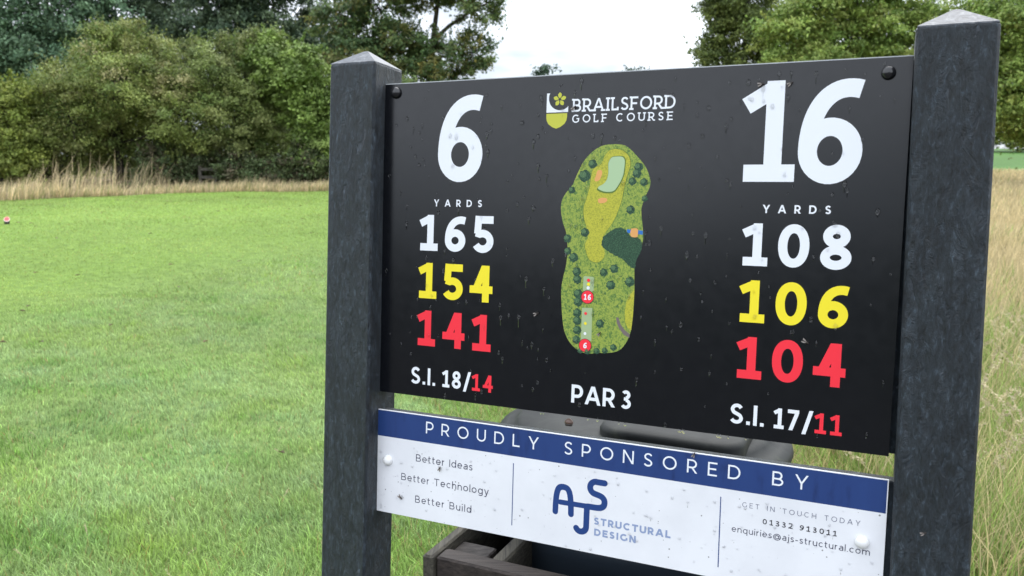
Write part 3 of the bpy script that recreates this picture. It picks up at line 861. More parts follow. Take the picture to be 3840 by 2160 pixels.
def glyph(ch, t, slab=False):
    """-> (advance width, [('L', pts) ribbons | ('D', x0,y0,x1,y1) slanted bars])"""
    o = t / 2; T_, Bt = 1 - o, o
    def sk(pts, w, y0=0., y1=1.): return [(o + a * (w - 2 * o), y0 + o + b * (y1 - y0 - 2 * o)) for a, b in pts]
    L = lambda *p: ('L', list(p))
    st = []                                    # stems for slab serifs (x, y)
    xh = .73
    if ch == ' ': return .34, []
    if ch == 'A':
        w = .86 + t * .6
        r = [('D', o * 1.05, 0, w / 2 - o * .12, 1), ('D', w - o * 1.05, 0, w / 2 + o * .12, 1), L((w * .24, .31), (w * .76, .31))]
        st = [(o * 1.05, 0), (w - o * 1.05, 0)]
    elif ch == 'B':
        w = .66 + t * .5
        r = [L((o, 0), (o, 1)), L((o, T_), (w * .50, T_), *ell(w * .52, .745, w * .36 - o * .4, .255 - o, 90, -90, 12)[1:], (o, .49 + o * 0)),
             L((w * .5, .49), *ell(w * .56, .255, w * .44 - o, .245 - o * .5, 90, -90, 12), (o, o))]
        r[2] = L(*ell(w * .56, (.49 + o) / 2, w * .44 - o, (.49 - o) / 2, 90, -90, 12), (o, o))
        r[1] = L((o, T_), (w * .50, T_), *ell(w * .52, (T_ + .49) / 2, w * .38 - o, (T_ - .49) / 2, 90, -90, 12)[1:], (o, .49))
        st = []
    elif ch == 'C':
        w = .84 + t * .3; r = [L(*ell(w * .54, .5, w * .54 - o, .5 - o, 48, 312, 34))]
    elif ch == 'D':
        w = .80 + t * .3; r = [L((o, 0), (o, 1)), L((o, T_), (w * .42, T_), *ell(w * .42, .5, w * .58 - o, .5 - o, 90, -90, 24)[1:-1], (w * .42, o), (o, o))]
    elif ch == 'E':
        w = .60 + t * .3; r = [L((o, 0), (o, 1)), L((o, T_), (w, T_)), L((o, .51), (w * .9, .51)), L((o, o), (w, o))]
    elif ch == 'F':
        w = .58 + t * .3; r = [L((o, 0), (o, 1)), L((o, T_), (w, T_)), L((o, .49), (w * .88, .49))]; st = [(o, 0)]
    elif ch == 'G':
        w = .88 + t * .3; r = [L(*ell(w * .52, .5, w * .52 - o, .5 - o, 48, 312, 34)), L((w * .92 - o * .3, .5), (w * .92 - o * .3, .14))]
        if slab: r.append(L((w * .62, .5), (w * 1.0, .5)))
    elif ch == 'H': w = .76 + t * .2; r = [L((o, 0), (o, 1)), L((w - o, 0), (w - o, 1)), L((o, .5), (w - o, .5))]
    elif ch == 'I':
        w = t + (.16 if slab else 0); r = [L((w / 2, 0), (w / 2, 1))]; st = [(w / 2, 0), (w / 2, 1)]
    elif ch == 'L':
        w = .56 + t * .3; r = [L((o, 0), (o, 1)), L((o, o), (w, o))]; st = [(o, 1)]
        if slab: r.append(L((w - o, 0), (w - o, .26)))
    elif ch == 'N': w = .78 + t * .2; r = [L((o, 0), (o, 1)), L((w - o, 0), (w - o, 1)), ('D', o * 1.1, 1, w - o * 1.1, 0)]
    elif ch == 'O': w = .98 + t * .1; r = [L(*ell(w / 2, .5, w / 2 - o, .5 - o, 0, 360, 44))]
    elif ch == 'P':
        w = .66 + t * .3; r = [L((o, 0), (o, 1)), L((o, T_), (w * .5, T_), *ell(w * .5, (T_ + .37) / 2, w * .5 - o, (T_ - .37) / 2, 90, -90, 16)[1:-1], (w * .5, .37), (o, .37))]
    elif ch == 'R':
        w = .68 + t * .3; r = [L((o, 0), (o, 1)), L((o, T_), (w * .48, T_), *ell(w * .48, (T_ + .40) / 2, w * .48 - o, (T_ - .40) / 2, 90, -90, 16)[1:-1], (w * .48, .40), (o, .40)),
                               ('D', w * .50, .40, w - o * 1.0, 0)]; st = [(o, 0)]
        if slab: r.append(L((w - o * 2, o * .8), (w + o, o * .8)))
    elif ch == 'S': w = .62 + t * .3; r = [L(*cat_(sk(S_SK, w)))]
    elif ch == 'T': w = .72 + t * .1; r = [L((w / 2, 0), (w / 2, 1)), L((0, T_), (w, T_))]
    elif ch == 'U': w = .76 + t * .2; r = [L((o, 1), (o, w / 2 - o * .5), *ell(w / 2, w / 2 - o * .5, w / 2 - o, w / 2 - o * 1.5, 180, 360, 18)[1:-1], (w - o, w / 2 - o * .5), (w - o, 1))]; st = [(o, 1), (w - o, 1)]
    elif ch == 'V': w = .84 + t * .4; r = [('D', o, 1, w / 2, 0), ('D', w - o, 1, w / 2, 0)]
    elif ch == 'Y': w = .78 + t * .4; r = [('D', o, 1, w / 2, .40), ('D', w - o, 1, w / 2, .40), L((w / 2, 0), (w / 2, .42))]
    elif ch == '0': w = .62; r = [L(*ell(w / 2, .5, w / 2 - o, .5 - o, 0, 360, 40, 2.15))]
    elif ch == '1':
        w = .50; sx = .29
        r = [L((sx, o), (sx, 1)), L((.015, .765 - o * .1), (sx, 1 - o * .86)), L((.015, o), (w, o))]
        if t < .15: r = [L((.22, 0), (.22, 1)), L((.02, T_), (.22, T_))]; w = .22 + o
    elif ch == '2': w = .56; r = [L(*cat_([(o * .9, .80), (w * .25, .94), (w * .52, T_), (w * .82, .91), (w - o * 1.1, .72), (w * .78, .50), (o * 1.5, o * 1.2)]), ), L((0, o), (w, o))]
    elif ch == '3': w = .56; r = [L(*ell(w * .46, .755, w * .46 - o, .245 - o, 150, -88, 16)), L(*ell(w * .46, .275, w * .54 - o, .275 - o, 88, -150, 20)), L((w * .26, .53), (w * .52, .53))]
    elif ch == '4': w = .60; sx = w * .70; r = [L((sx, 0), (sx, 1)), ('D', o * 1.25, .24, sx - o * .2, 1), L((0, .24 + o), (w, .24 + o))]
    elif ch == '5': w = .56; r = [L((w * .95, T_), (w * .16, T_)), L((w * .16 + o * .6, 1), (w * .15 + o * .4, .52)), L((w * .15, .545), *ell(w * .47, .315, w * .53 - o, .315 - o, 112, -152, 26))]
    elif ch == '6': w = .58; r = [L(*ell(w / 2, .31, w / 2 - o, .31 - o, 0, 360, 34)), L(*bez((o, .31), (o, .74), (w * .50, 1.04 - o), (w * .95, .958 - o), 18))]
    elif ch == '7': w = .54; r = [L((0, T_), (w, T_)), ('D', w - o * 1.1, 1 - t * .9, w * .30, 0)]
    elif ch == '8': w = .60; r = [L(*ell(w / 2, .745, w * .44 - o, .255 - o * .9, 0, 360, 30)), L(*ell(w / 2, .265, w / 2 - o, .265 - o * .9, 0, 360, 34))]
    elif ch == '9': w = .58; r = [L(*ell(w / 2, .69, w / 2 - o, .31 - o, 0, 360, 34)), L(*bez((w - o, .69), (w - o, .28), (w * .58, o - .02), (w * .06, .015 + o), 18))]
    elif ch == '/': w = .50; r = [('D', o, -.12, w - o, 1.04)]
    elif ch == '.': w = t * 1.05; r = [L((0, t * .5), (t * 1.05, t * .5))]
    elif ch == '-': w = .36; r = [L((0, .36), (w, .36))]
    elif ch == '@':
        w = 1.05; r = [L(*ell(w / 2, .34, w / 2 - o, .52 - o, -50, 300, 40)), L(*ell(w * .48, .34, w * .25, .24, 0, 360, 26)), L((w * .73, .58), (w * .73, .2), (w * .82, .1), (w * .93, .16))]
    elif ch == 'a':
        w = .56; r = [L((w - o, 0), (w - o, .46), *ell(w * .52, .47, w * .48 - o, xh - .47 - o, 0, 140, 12)), L(*ell(w * .46, .21, w * .46 - o, .21 - o, 0, 360, 22))]
        r[1] = L((w - o, .42), (w * .45, .42), *ell(w * .42, .21, w * .42 - o, .21 - o, 90, 270, 12), (w * .5, o), (w - o, .14))
    elif ch == 'b': w = .64; r = [L((o, 0), (o, 1.05)), L(*ell(w / 2, xh / 2, w / 2 - o, xh / 2 - o, 0, 360, 28))]
    elif ch == 'd': w = .64; r = [L((w - o, 0), (w - o, 1.05)), L(*ell(w / 2, xh / 2, w / 2 - o, xh / 2 - o, 0, 360, 28))]
    elif ch == 'q': w = .64; r = [L((w - o, -.27), (w - o, xh)), L(*ell(w / 2, xh / 2, w / 2 - o, xh / 2 - o, 0, 360, 28))]
    elif ch == 'g': w = .64; r = [L((w - o, xh), (w - o, -.04), *ell(w / 2, -.04, w / 2 - o, .23 - o, 0, -140, 12)[1:]), L(*ell(w / 2, xh / 2, w / 2 - o, xh / 2 - o, 0, 360, 28))]
    elif ch == 'c': w = .58; r = [L(*ell(w * .55, xh / 2, w * .55 - o, xh / 2 - o, 48, 312, 24))]
    elif ch == 'e': w = .64; r = [L((o, xh / 2), (w - o, xh / 2), *ell(w / 2, xh / 2, w / 2 - o, xh / 2 - o, 0, 318, 28)[1:])]
    elif ch == 'h': w = .58; r = [L((o, 0), (o, 1.05)), L((o, .38), *ell(w / 2, .40, w / 2 - o, xh - .40 - o, 180, 0, 14)[1:-1], (w - o, .38), (w - o, 0))]
    elif ch == 'n': w = .58; r = [L((o, 0), (o, xh)), L((o, .38), *ell(w / 2, .40, w / 2 - o, xh - .40 - o, 180, 0, 14)[1:-1], (w - o, .38), (w - o, 0))]
    elif ch == 'm':
        w = .98; r = [L((o, 0), (o, xh))]
        for k in (0, 1):
            x0, x1 = (o, w / 2) if k == 0 else (w / 2, w - o)
            r.append(L((x0, .38), *ell((x0 + x1) / 2, .42, (x1 - x0) / 2, xh - .42 - o, 180, 0, 12)[1:-1], (x1, .38), (x1, 0)))
    elif ch == 'u': w = .58; r = [L((w - o, 0), (w - o, xh)), L((o, xh), (o, .34), *ell(w / 2, .32, w / 2 - o, .32 - o, 180, 360, 14)[1:-1], (w - o, .34))]
    elif ch == 'o': w = .66; r = [L(*ell(w / 2, xh / 2, w / 2 - o, xh / 2 - o, 0, 360, 28))]
    elif ch == 'r': w = .34; r = [L((o, 0), (o, xh)), L(*ell(o + .26, .38, .26, xh - .38 - o, 180, 92, 8))]
    elif ch == 's': w = .48; r = [L(*cat_(sk(S_SK, w, 0, xh), 4))]
    elif ch == 't': w = .38; r = [L((.14, .95), (.14, .2), *ell(.14 + .16, .18, .16, .18 - o, 180, 285, 8)[1:]), L((0, xh - o), (w * .95, xh - o))]
    elif ch == 'i': w = t; r = [L((o, 0), (o, xh)), L((-o * .3, .97), (t + o * .3, .97))]
    elif ch == 'j': w = t + .06; r = [L((.06 + o, xh), (.06 + o, -.12), (.0, -.24), (-.08, -.25)), L((.05, .97), (.07 + t, .97))]
    elif ch == 'l': w = t; r = [L((o, 0), (o, 1.05))]
    elif ch == 'y': w = .60; r = [('D', o, xh, w / 2, 0), L((w - o, xh), (w * .46, -.14), (w * .30, -.25), (.05, -.22))]
    else: raise ValueError(ch)
    if slab:
        sl = t * 1.25
        for sx, sy in st: r.append(L((sx - sl, sy + (o * .8 if sy == 0 else -o * .8)), (sx + sl, sy + (o * .8 if sy == 0 else -o * .8))))
        if ch in 'BRDPEF': r.append(L((-.10, 1 - o * .8), (o, 1 - o * .8)))
        if ch in 'BDE': r.append(L((-.10, o * .8), (o, o * .8)))
    return w, r


class Print(MB):
    """flat print on a panel; (u,v) in metres from the panel's lower left corner, every stroke a hair above the last"""
    def __init__(s, y, z0, x0=0.0, base=(0, 0, 0)):
        super().__init__(); s.y, s.z0, s.x0, s.k = y, z0, x0, 0
    def pt(s, u, v, lift): return (s.x0 + u, s.y - lift, s.z0 + v)
    def poly(s, pts, lift=.0001):
        s.k += 1
        ft = lift + s.k * 7e-6
        n = len(pts)
        a = sum(pts[i][0] * pts[(i + 1) % n][1] - pts[(i + 1) % n][0] * pts[i][1] for i in range(n))
        if a < 0: pts = pts[::-1]
        s.add([s.pt(u, v, ft) for u, v in pts], [tuple(range(n))])
    def ribbon(s, pts, wd, round_=False):
        q = [pts[0]]
        for p in pts[1:]:
            if math.hypot(p[0] - q[-1][0], p[1] - q[-1][1]) > 1e-7: q.append(p)
        pts = q; closed = math.hypot(pts[0][0] - pts[-1][0], pts[0][1] - pts[-1][1]) < 1e-6
        if closed: pts = pts[:-1]
        n = len(pts); s.k += 1; ft = .0001 + s.k * 7e-6; h = wd / 2
        A, B = [], []
        for i in range(n):
            p = pts[i]
            a = pts[(i - 1) % n] if (closed or i > 0) else None
            b = pts[(i + 1) % n] if (closed or i < n - 1) else None
            d1 = None if a is None else Vector((p[0] - a[0], p[1] - a[1])).normalized()
            d2 = None if b is None else Vector((b[0] - p[0], b[1] - p[1])).normalized()
            d1 = d1 or d2; d2 = d2 or d1
            nn = Vector((-(d1.y + d2.y), d1.x + d2.x))
            if nn.length < 1e-4: nn = Vector((-d1.y, d1.x))
            nn.normalize(); m = h / max(.45, nn.dot(Vector((-d1.y, d1.x))))
            A.append((p[0] + nn.x * m, p[1] + nn.y * m)); B.append((p[0] - nn.x * m, p[1] - nn.y * m))
        vs = [s.pt(u, v, ft) for u, v in A] + [s.pt(u, v, ft) for u, v in B]
        fs = [(i, n + i, n + (i + 1) % n, (i + 1) % n) for i in range(n if closed else n - 1)]
        s.add(vs, fs)
        if round_:
            for e in (pts[0], pts[-1]): s.poly([(e[0] + h * math.cos(k * .3927), e[1] + h * math.sin(k * .3927)) for k in range(16)])
    def disc(s, u, v, r, n=20, sq=1): s.poly([(u + r * math.cos(2 * math.pi * k / n), v + r * sq * math.sin(2 * math.pi * k / n)) for k in range(n)])
    def text(s, txt, u0, u1, v0, v1, t, xs=1.0, slab=False, track=None, sp=None):
        """xs squeezes letter widths; the tracking is then chosen so the line fills u0..u1"""
        H = v1 - v0
        gl = [glyph(c, t, slab) for c in txt]
        if sp is not None: gl = [(sp, []) if c == ' ' else g_ for c, g_ in zip(txt, gl)]
        tw = sum(g_[0] for g_ in gl) * xs * H
        tr = (u1 - u0 - tw) / max(1, len(txt) - 1)
        if len(txt) == 1: xs = xs * (u1 - u0) / tw; tr = 0
        x = u0
        for (wg, prims) in gl:
            for pr in prims:
                if pr[0] == 'L':
                    s.ribbon([(x + a * H * xs, v0 + b * H) for a, b in pr[1]], t * H)
                else:
                    _, xa, ya, xb, yb = pr
                    ln = abs(yb - ya); hw = t / 2 * math.sqrt(1 + ((xb - xa) * xs / ln) ** 2) / xs
                    s.poly([(x + a * H * xs, v0 + b * H) for a, b in ((xa - hw, ya), (xa + hw, ya), (xb + hw, yb), (xb - hw, yb))])
            x += wg * H * xs + tr
    def done(s, name, mat_, parent, base, label): return s.build(name, mat_, parent, off=base, label=label)


# ---- posts
def post(name, x0, lx, ly, ztop, ap, label):
    w_, d_ = .1, .0937
    bz = -1.0
    base = (x0 + w_ / 2, d_ / 2, -.62)
    root = sroot(name, base)
    f = lambda x, y, z: (x + lx * (z - 1.1), y + ly * (z - 1.1), z)
    m = MB()
    b = .004
    zs = [bz, .2, .6, 1.0, ztop - .003, ztop]
    vs, fs = [], []
    for i, z in enumerate(zs):
        q = b if i < 5 else b * 1.2
        xs_ = (x0, x0 + w_); ins = .0012 if i == 5 else 0
        for (cx, cy, dx, dy) in ((x0, 0, 1, 1), (x0 + w_, 0, -1, 1), (x0 + w_, d_, -1, -1), (x0, d_, 1, -1)):
            p = [(cx + ins * dx, cy + q * dy), (cx + q * dx, cy + ins * dy)]
            if dx * dy < 0: p = p[::-1]
            vs += [f(a, c, z) for a, c in p]
    for i in range(len(zs) - 1):
        for k in range(8):
            a, c = i * 8 + k, i * 8 + (k + 1) % 8
            fs.append((a, c, c + 8, a + 8))
    fs.append(tuple(range(7, -1, -1)))
    m.add(vs, fs)
    sh = m.build('shaft', M['post'], root, off=base)
    bv = sh.modifiers.new('bevel', 'BEVEL'); bv.width = .0006; bv.segments = 1; bv.limit_method = 'ANGLE'
    c = MB()
    e = .0015
    rim = [f(a, bb, ztop) for a, bb in ((x0 + e, e), (x0 + w_ - e, e), (x0 + w_ - e, d_ - e), (x0 + e, d_ - e))]
    rim2 = [f(a, bb, ztop + .002) for a, bb in ((x0 + e, e), (x0 + w_ - e, e), (x0 + w_ - e, d_ - e), (x0 + e, d_ - e))]
    r = .004; cx, cy = x0 + w_ / 2, d_ / 2
    tp = [f(cx + a * r, cy + bb * r, ztop + ap) for a, bb in ((-1, -1), (1, -1), (1, 1), (-1, 1))]
    c.add(rim + rim2 + tp, [(0, 1, 5, 4), (1, 2, 6, 5), (2, 3, 7, 6), (3, 0, 4, 7), (4, 5, 9, 8), (5, 6, 10, 9), (6, 7, 11, 10), (7, 4, 8, 11), (8, 9, 10, 11), (3, 2, 1, 0)])
    c.build('cap', M['cap'], root, off=base)
    return tag(root, label, 'post', 'posts holding the golf sign')


pa = post('sign_post', -.1, -.0080, .0086, 1.1639, .0306, 'black recycled plastic post with pointed top, left of the sign')
pb = post('sign_post', PW, -.0137, -.024, 1.1597, .0306, 'blue grey recycled plastic post with pointed top, right of the sign')

# ---- upper black sign
base1 = (PW / 2, P1 + .005, Z1)
s1 = sroot('hole_sign', base1)
tag(s1, 'black panel with golf yardages for holes 6 and 16 and a course map', 'sign')
m = MB(); m.box(.0012, PW - .0012, P1 + .0008, P1 + .0105, Z1 + .0004, Z1 + H1)
m.build('core', M['edge'], s1, off=base1)
m = MB(); m.box(.001, PW - .001, P1, P1 + .0008, Z1, Z1 + H1 - .0016)
m.box(.001, PW - .001, P1 + .0105, P1 + .0112, Z1, Z1 + H1)
m.build('panel_face', M['panel'], s1, off=base1)
for xa, xb in ((-.006, .018), (PW - .018, PW + .0095)):
    m = MB(); m.box(xa, xb, P1 + .0115, P1 + .032, Z1 + .002, Z1 + H1 - .004, .001); m.build('side_strip', M['post'], s1, off=base1)
# battens behind, let into the posts
for zz in (Z1 + .05, Z1 + H1 - .09):
    m = MB(); m.box(.0185, PW - .0185, P1 + .0118, P1 + .038, zz, zz + .045, .002); m.build('batten', M['post'], s1, off=base1)


def t1(txt, u0, u1, v0, v1, t, mt, label, xs=1.0, slab=False, sp=None):
    name = 'number' if txt.isdigit() else 'lettering'
    p = Print(P1, Z1); p.text(txt, u0, u1, v0, v1, t, xs, slab, sp=sp)
    return p.done(name, M[mt], s1, base1, label)


t1('6', .1158, .2038, .3905, .5465, .170, 'pwhite', 'large white hole number 6')
t1('1', .6465, .7228, .3924, .5423, .172, 'pwhite', 'large white 1 of hole number 16')
t1('6', .7267, .8138, .3892, .5446, .170, 'pwhite', 'large white 6 of hole number 16')
t1('YARDS', .1100, .2064, .3470, .3594, .19, 'pwhite', 'white word YARDS under the 6', .98)
t1('YARDS', .6804, .7769, .3456, .3580, .19, 'pwhite', 'white word YARDS under the 16', .98)
for txt, v, mt in (('165', .2671, 'pwhite'), ('154', .1806, 'yellow'), ('141', .0940, 'red')):
    t1(txt, .0825, .2320, v, v + .0645, .205, mt, 'yardage ' + txt + ' in the left column', 1.16)
for txt, v, mt in (('108', .2653, 'pwhite'), ('106', .1788, 'yellow'), ('104', .0921, 'red')):
    t1(txt, .6535, .8092, v, v + .0645, .205, mt, 'yardage ' + txt + ' in the right column', 1.16)
t1('S.I. 18/', .0712, .1949, .0224, .0533, .175, 'pwhite', 'white S.I. 18 and slash', .96, sp=.15)
t1('14', .1973, .2387, .0223, .0525, .175, 'red', 'red 14 after the slash', 1.08)
t1('S.I. 17/', .6474, .7683, .0208, .0519, .175, 'pwhite', 'white S.I. 17 and slash', .96, sp=.15)
t1('11', .7709, .8090, .0208, .0513, .175, 'red', 'red 11 after the slash', 1.08)
t1('PAR 3', .3858, .4887, .0226, .0533, .175, 'pwhite', 'white words PAR 3', .92, sp=.12)
t1('BRAILSFORD', .3690, .5400, .5067, .5276, .145, 'pwhite', 'white slab serif club name', .93, True)
t1('GOLF COURSE', .3685, .5368, .4886, .5020, .15, 'pwhite', 'white slab serif words GOLF COURSE', 1.0, True, .3)
# crest
p = Print(P1, Z1)
cx, cy, rr = .3458, .5300, .0195
A = [(.3220, .5385), (.3278, .5385)] + [(cx - .0005 + rr * math.cos(math.radians(a)), cy + rr * math.sin(math.radians(a))) for a in range(155, 321, 8)]
A = [(u, v) for u, v in A if u <= .3598] + [(.3598, .5166), (.3598, .5067), (.3220, .5067)]
# concave outline split into a fan of quads against the lower left edge
arc = [(.3278, .5385)] + [(.3462 + .0205 * math.cos(math.radians(a)), .5305 + .0205 * math.sin(math.radians(a))) for a in range(165, 316, 10)] + [(.3598, .5168)]
for a, b in zip(arc[:-1], arc[1:]):
    ca, cb = [(.3220, max(.5067, q[1])) if q[0] < .331 else (q[0], .5067) for q in (a, b)]
    if a[0] < .331 <= b[0]: p.poly([a, (.3220, a[1]), (.3220, .5067), (b[0], .5067), b])
    else: p.poly([a, ca, cb, b])
p.done('crest', M['pwhite'], s1, base1, 'white curved upper half of the club crest')
p = Print(P1, Z1)
p.poly([(.3220, .5048), (.3592, .5048), (.3592, .498), (.3580, .4925), (.3550, .4875), (.3480, .4825), (.3405, .4797), (.3330, .4825), (.3262, .4875), (.3232, .4925), (.3220, .498)])
for k in range(5):
    a = math.radians(90 + 72 * k); fx, fy = .3452, .5278
    q = []
    for (r_, s_) in ((.0018, 0), (.0045, .0026), (.0078, .0035), (.0100, .0022), (.0118, 0), (.0100, -.0022), (.0078, -.0035), (.0045, -.0026)):
        q.append((fx + r_ * math.cos(a) - s_ * math.sin(a), fy + r_ * math.sin(a) + s_ * math.cos(a)))
    p.poly(q)
p.done('crest', M['olive'], s1, base1, 'lime lower shield and five petalled flower of the crest')

# course map
MAP = {
'outline': [(0.4453, 0.4525), (0.4574, 0.4511), (0.4681, 0.4459), (0.479, 0.4356), (0.4899, 0.4242), (0.4995, 0.4103), (0.5052, 0.394), (0.5043, 0.3827), (0.4984, 0.3688), (0.4937, 0.3548), (0.4928, 0.3422), (0.4964, 0.3169), (0.4971, 0.2967), (0.49, 0.276), (0.4854, 0.258), (0.4869, 0.2146), (0.4862, 0.1761), (0.4834, 0.1501), (0.4767, 0.1315), (0.4651, 0.1175), (0.4478, 0.112), (0.4287, 0.1103), (0.4123, 0.1075), (0.3954, 0.1112), (0.3795, 0.1231), (0.369, 0.1409), (0.364, 0.1646), (0.3619, 0.1858), (0.3602, 0.2123), (0.3632, 0.2337), (0.3676, 0.2552), (0.3687, 0.2817), (0.365, 0.308), (0.3588, 0.3236), (0.3545, 0.3447), (0.3556, 0.3605), (0.3628, 0.3738), (0.3737, 0.387), (0.3814, 0.4053), (0.3906, 0.4235), (0.4012, 0.4364), (0.4145, 0.4465), (0.4279, 0.4515)] ,
'fairway': [(0.4456, 0.4449), (0.4577, 0.4422), (0.4686, 0.4319), (0.4712, 0.418), (0.467, 0.4028), (0.4624, 0.3824), (0.4592, 0.3619), (0.4507, 0.3362), (0.4406, 0.3179), (0.4316, 0.3048), (0.4293, 0.2917), (0.4339, 0.2764), (0.4316, 0.2659), (0.4209, 0.2597), (0.4084, 0.2636), (0.4025, 0.2751), (0.3993, 0.2881), (0.4043, 0.3013), (0.4011, 0.3169), (0.3965, 0.3298), (0.3945, 0.348), (0.3994, 0.3663), (0.4042, 0.3871), (0.4056, 0.4027), (0.4101, 0.4143), (0.4222, 0.4207), (0.4272, 0.4335), (0.435, 0.4424)] ,
'green': [(0.4474, 0.4326), (0.4567, 0.432), (0.4614, 0.4269), (0.4613, 0.4142), (0.4592, 0.4002), (0.4517, 0.3849), (0.444, 0.3766), (0.4305, 0.3757), (0.4195, 0.3795), (0.4188, 0.3834), (0.4274, 0.3886), (0.433, 0.3963), (0.4348, 0.4079), (0.4343, 0.422), (0.4394, 0.4309)] ,
'bunk1': [(0.419, 0.411), (0.4234, 0.4099), (0.4241, 0.404), (0.4203, 0.395), (0.415, 0.3924), (0.4116, 0.3944), (0.4138, 0.4022), (0.4158, 0.4092)] ,
'bunk2': [(0.4187, 0.3635), (0.426, 0.3659), (0.4336, 0.3647), (0.4343, 0.3603), (0.4284, 0.3571), (0.4203, 0.3575)] ,
'wood': [(0.4303, 0.3021), (0.4488, 0.3156), (0.4648, 0.3165), (0.4757, 0.3061), (0.489, 0.3027), (0.4959, 0.2941), (0.495, 0.2813), (0.4877, 0.2658), (0.4856, 0.2529), (0.4748, 0.2575), (0.4639, 0.2673), (0.4475, 0.2743), (0.4351, 0.2816), (0.4281, 0.2891)] ,
'water': [(0.4701, 0.3154), (0.4965, 0.3139), (0.4967, 0.3075), (0.4703, 0.3098)] ,
'bridge': [(0.4775, 0.3169), (0.4872, 0.3172), (0.4887, 0.3104), (0.4877, 0.3035), (0.4779, 0.3037), (0.4761, 0.31)] ,
'tee16': [(0.3991, 0.2343), (0.401, 0.2362), (0.4148, 0.2356), (0.4176, 0.234), (0.4175, 0.213), (0.4143, 0.2107), (0.4019, 0.2103), (0.3987, 0.2132)] ,
'tee6': [(0.3986, 0.1834), (0.4166, 0.1841), (0.4171, 0.129), (0.3985, 0.1279)] ,
'green2': [(0.4868, 0.2184), (0.4792, 0.209), (0.4743, 0.1984), (0.4722, 0.1828), (0.4733, 0.1648), (0.4785, 0.1549), (0.4844, 0.1528), (0.4862, 0.1761)] ,
'path': [(0.4579, 0.1714), (0.4619, 0.1717), (0.4663, 0.1604), (0.4733, 0.1519), (0.482, 0.1461), (0.4817, 0.1397), (0.4722, 0.144), (0.4638, 0.1537), (0.4595, 0.1625)] ,
}
TREES = [(0.4072, 0.4208, 0.0077), (0.3941, 0.4014, 0.0105), (0.3726, 0.3778, 0.0062), (0.485, 0.4154, 0.0078), (0.4827, 0.4053, 0.0078), (0.4758, 0.3926, 0.0068), (0.4949, 0.3914, 0.0067), (0.4972, 0.365, 0.0052), (0.4748, 0.3469, 0.0074), (0.3986, 0.3084, 0.0077), (0.3804, 0.2663, 0.0084), (0.3868, 0.2429, 0.0078), (0.3887, 0.2298, 0.0078), (0.4337, 0.2439, 0.007), (0.4516, 0.2507, 0.0075), (0.4466, 0.2238, 0.0081), (0.4784, 0.2308, 0.0084), (0.3908, 0.2062, 0.0084), (0.3913, 0.193, 0.0084), (0.3905, 0.1744, 0.0078), (0.3909, 0.1612, 0.0078), (0.3915, 0.1454, 0.0078), (0.4312, 0.159, 0.0076), (0.3906, 0.1294, 0.0073), (0.4555, 0.1218, 0.0059), (0.4409, 0.1153, 0.0054), (0.4272, 0.1136, 0.0055), (0.3982, 0.1115, 0.005), (0.3682, 0.2975, 0.0073), (0.3697, 0.2764, 0.0068), (0.4107, 0.1113, 0.0055)]
DOTS = [(0.4081, 0.2295, 0.0028), (0.4084, 0.223, 0.0028), (0.408, 0.2169, 0.0028), (0.4053, 0.1742, 0.0025), (0.4056, 0.1576, 0.0025), (0.4056, 0.1407, 0.0025), (0.4074, 0.2017, 0.0105), (0.4065, 0.1209, 0.0105)]
def sm(pts, n=4): return cat_(list(pts) + [pts[0]], n)[:-1]
def mapart(key, mt, label, lift, smooth=True):
    p = Print(P1 - lift * .35, Z1); p.poly(sm(MAP[key]) if smooth else MAP[key]); return p.done('course_map', M[mt], s1, base1, label)
mapart('outline', 'mapgrass', 'green outline of the course map', 0)
p = Print(P1 - .00004, Z1); p.poly([((u - .435) * 1.025 + .4352, (v - .35) * 1.008 + .3499) for u, v in sm(MAP['fairway'])]); p.done('course_map', M['mapdark'], s1, base1, 'dark edge of the mapped fairway')
mapart('fairway', 'mapfair', 'yellow green mapped fairway', .0002)
p = Print(P1 - .00011, Z1); p.poly([((u - .44) * 1.08 + .44, (v - .404) * 1.06 + .4032) for u, v in sm(MAP['green'])]); p.done('course_map', M['mapdark'], s1, base1, 'shaded rim of the mapped green')
mapart('green', 'mapgreen', 'pale mapped putting green', .0004)
mapart('bunk1', 'mapsand', 'orange mapped bunker', .0004); mapart('bunk2', 'mapsand', 'orange mapped bunker', .0004)
mapart('tee16', 'maptee', 'mapped tee of hole 16', .0004, False); mapart('tee6', 'maptee', 'mapped tee of hole 6', .0004, False)
mapart('green2', 'mapfair', 'edge of a second mapped green', .0002, False); mapart('path', 'mappath', 'grey mapped path', .0005, False)
mapart('water', 'mapblue', 'blue mapped stream', .0004, False)
p = Print(P1 - .00018, Z1)
p.poly([(u + .0006 * math.sin(i * 2.4), v + .0006 * math.cos(i * 1.9)) for i, (u, v) in enumerate(cat_(MAP['wood'] + [MAP['wood'][0]], 6)[:-1])])
for u, v, r_ in TREES: p.poly([(u + r_ * .95 * (1 + .14 * math.sin(k * 2.9 + u * 900)) * math.cos(k * .393), v + r_ * .95 * (1 + .14 * math.cos(k * 2.3 + v * 700)) * math.sin(k * .393)) for k in range(16)])
tag(p.done('course_map', M['maptree'], s1, base1, 'dark green mapped trees'), kind='stuff')
p = Print(P1 - .00046, Z1)
for u, v, r_ in TREES: p.poly([(u - r_ * .28 + r_ * .55 * (1 + .2 * math.sin(k * 3.1 + u * 700)) * math.cos(k * .524), v + r_ * .2 + r_ * .5 * (1 + .2 * math.cos(k * 2.7 + v * 500)) * math.sin(k * .524)) for k in range(12)])
tag(p.done('course_map', M['maptree2'], s1, base1, 'paler lit sides of the mapped trees'), kind='stuff')
mapart('bridge', 'mapsand', 'mapped footbridge', .0016)
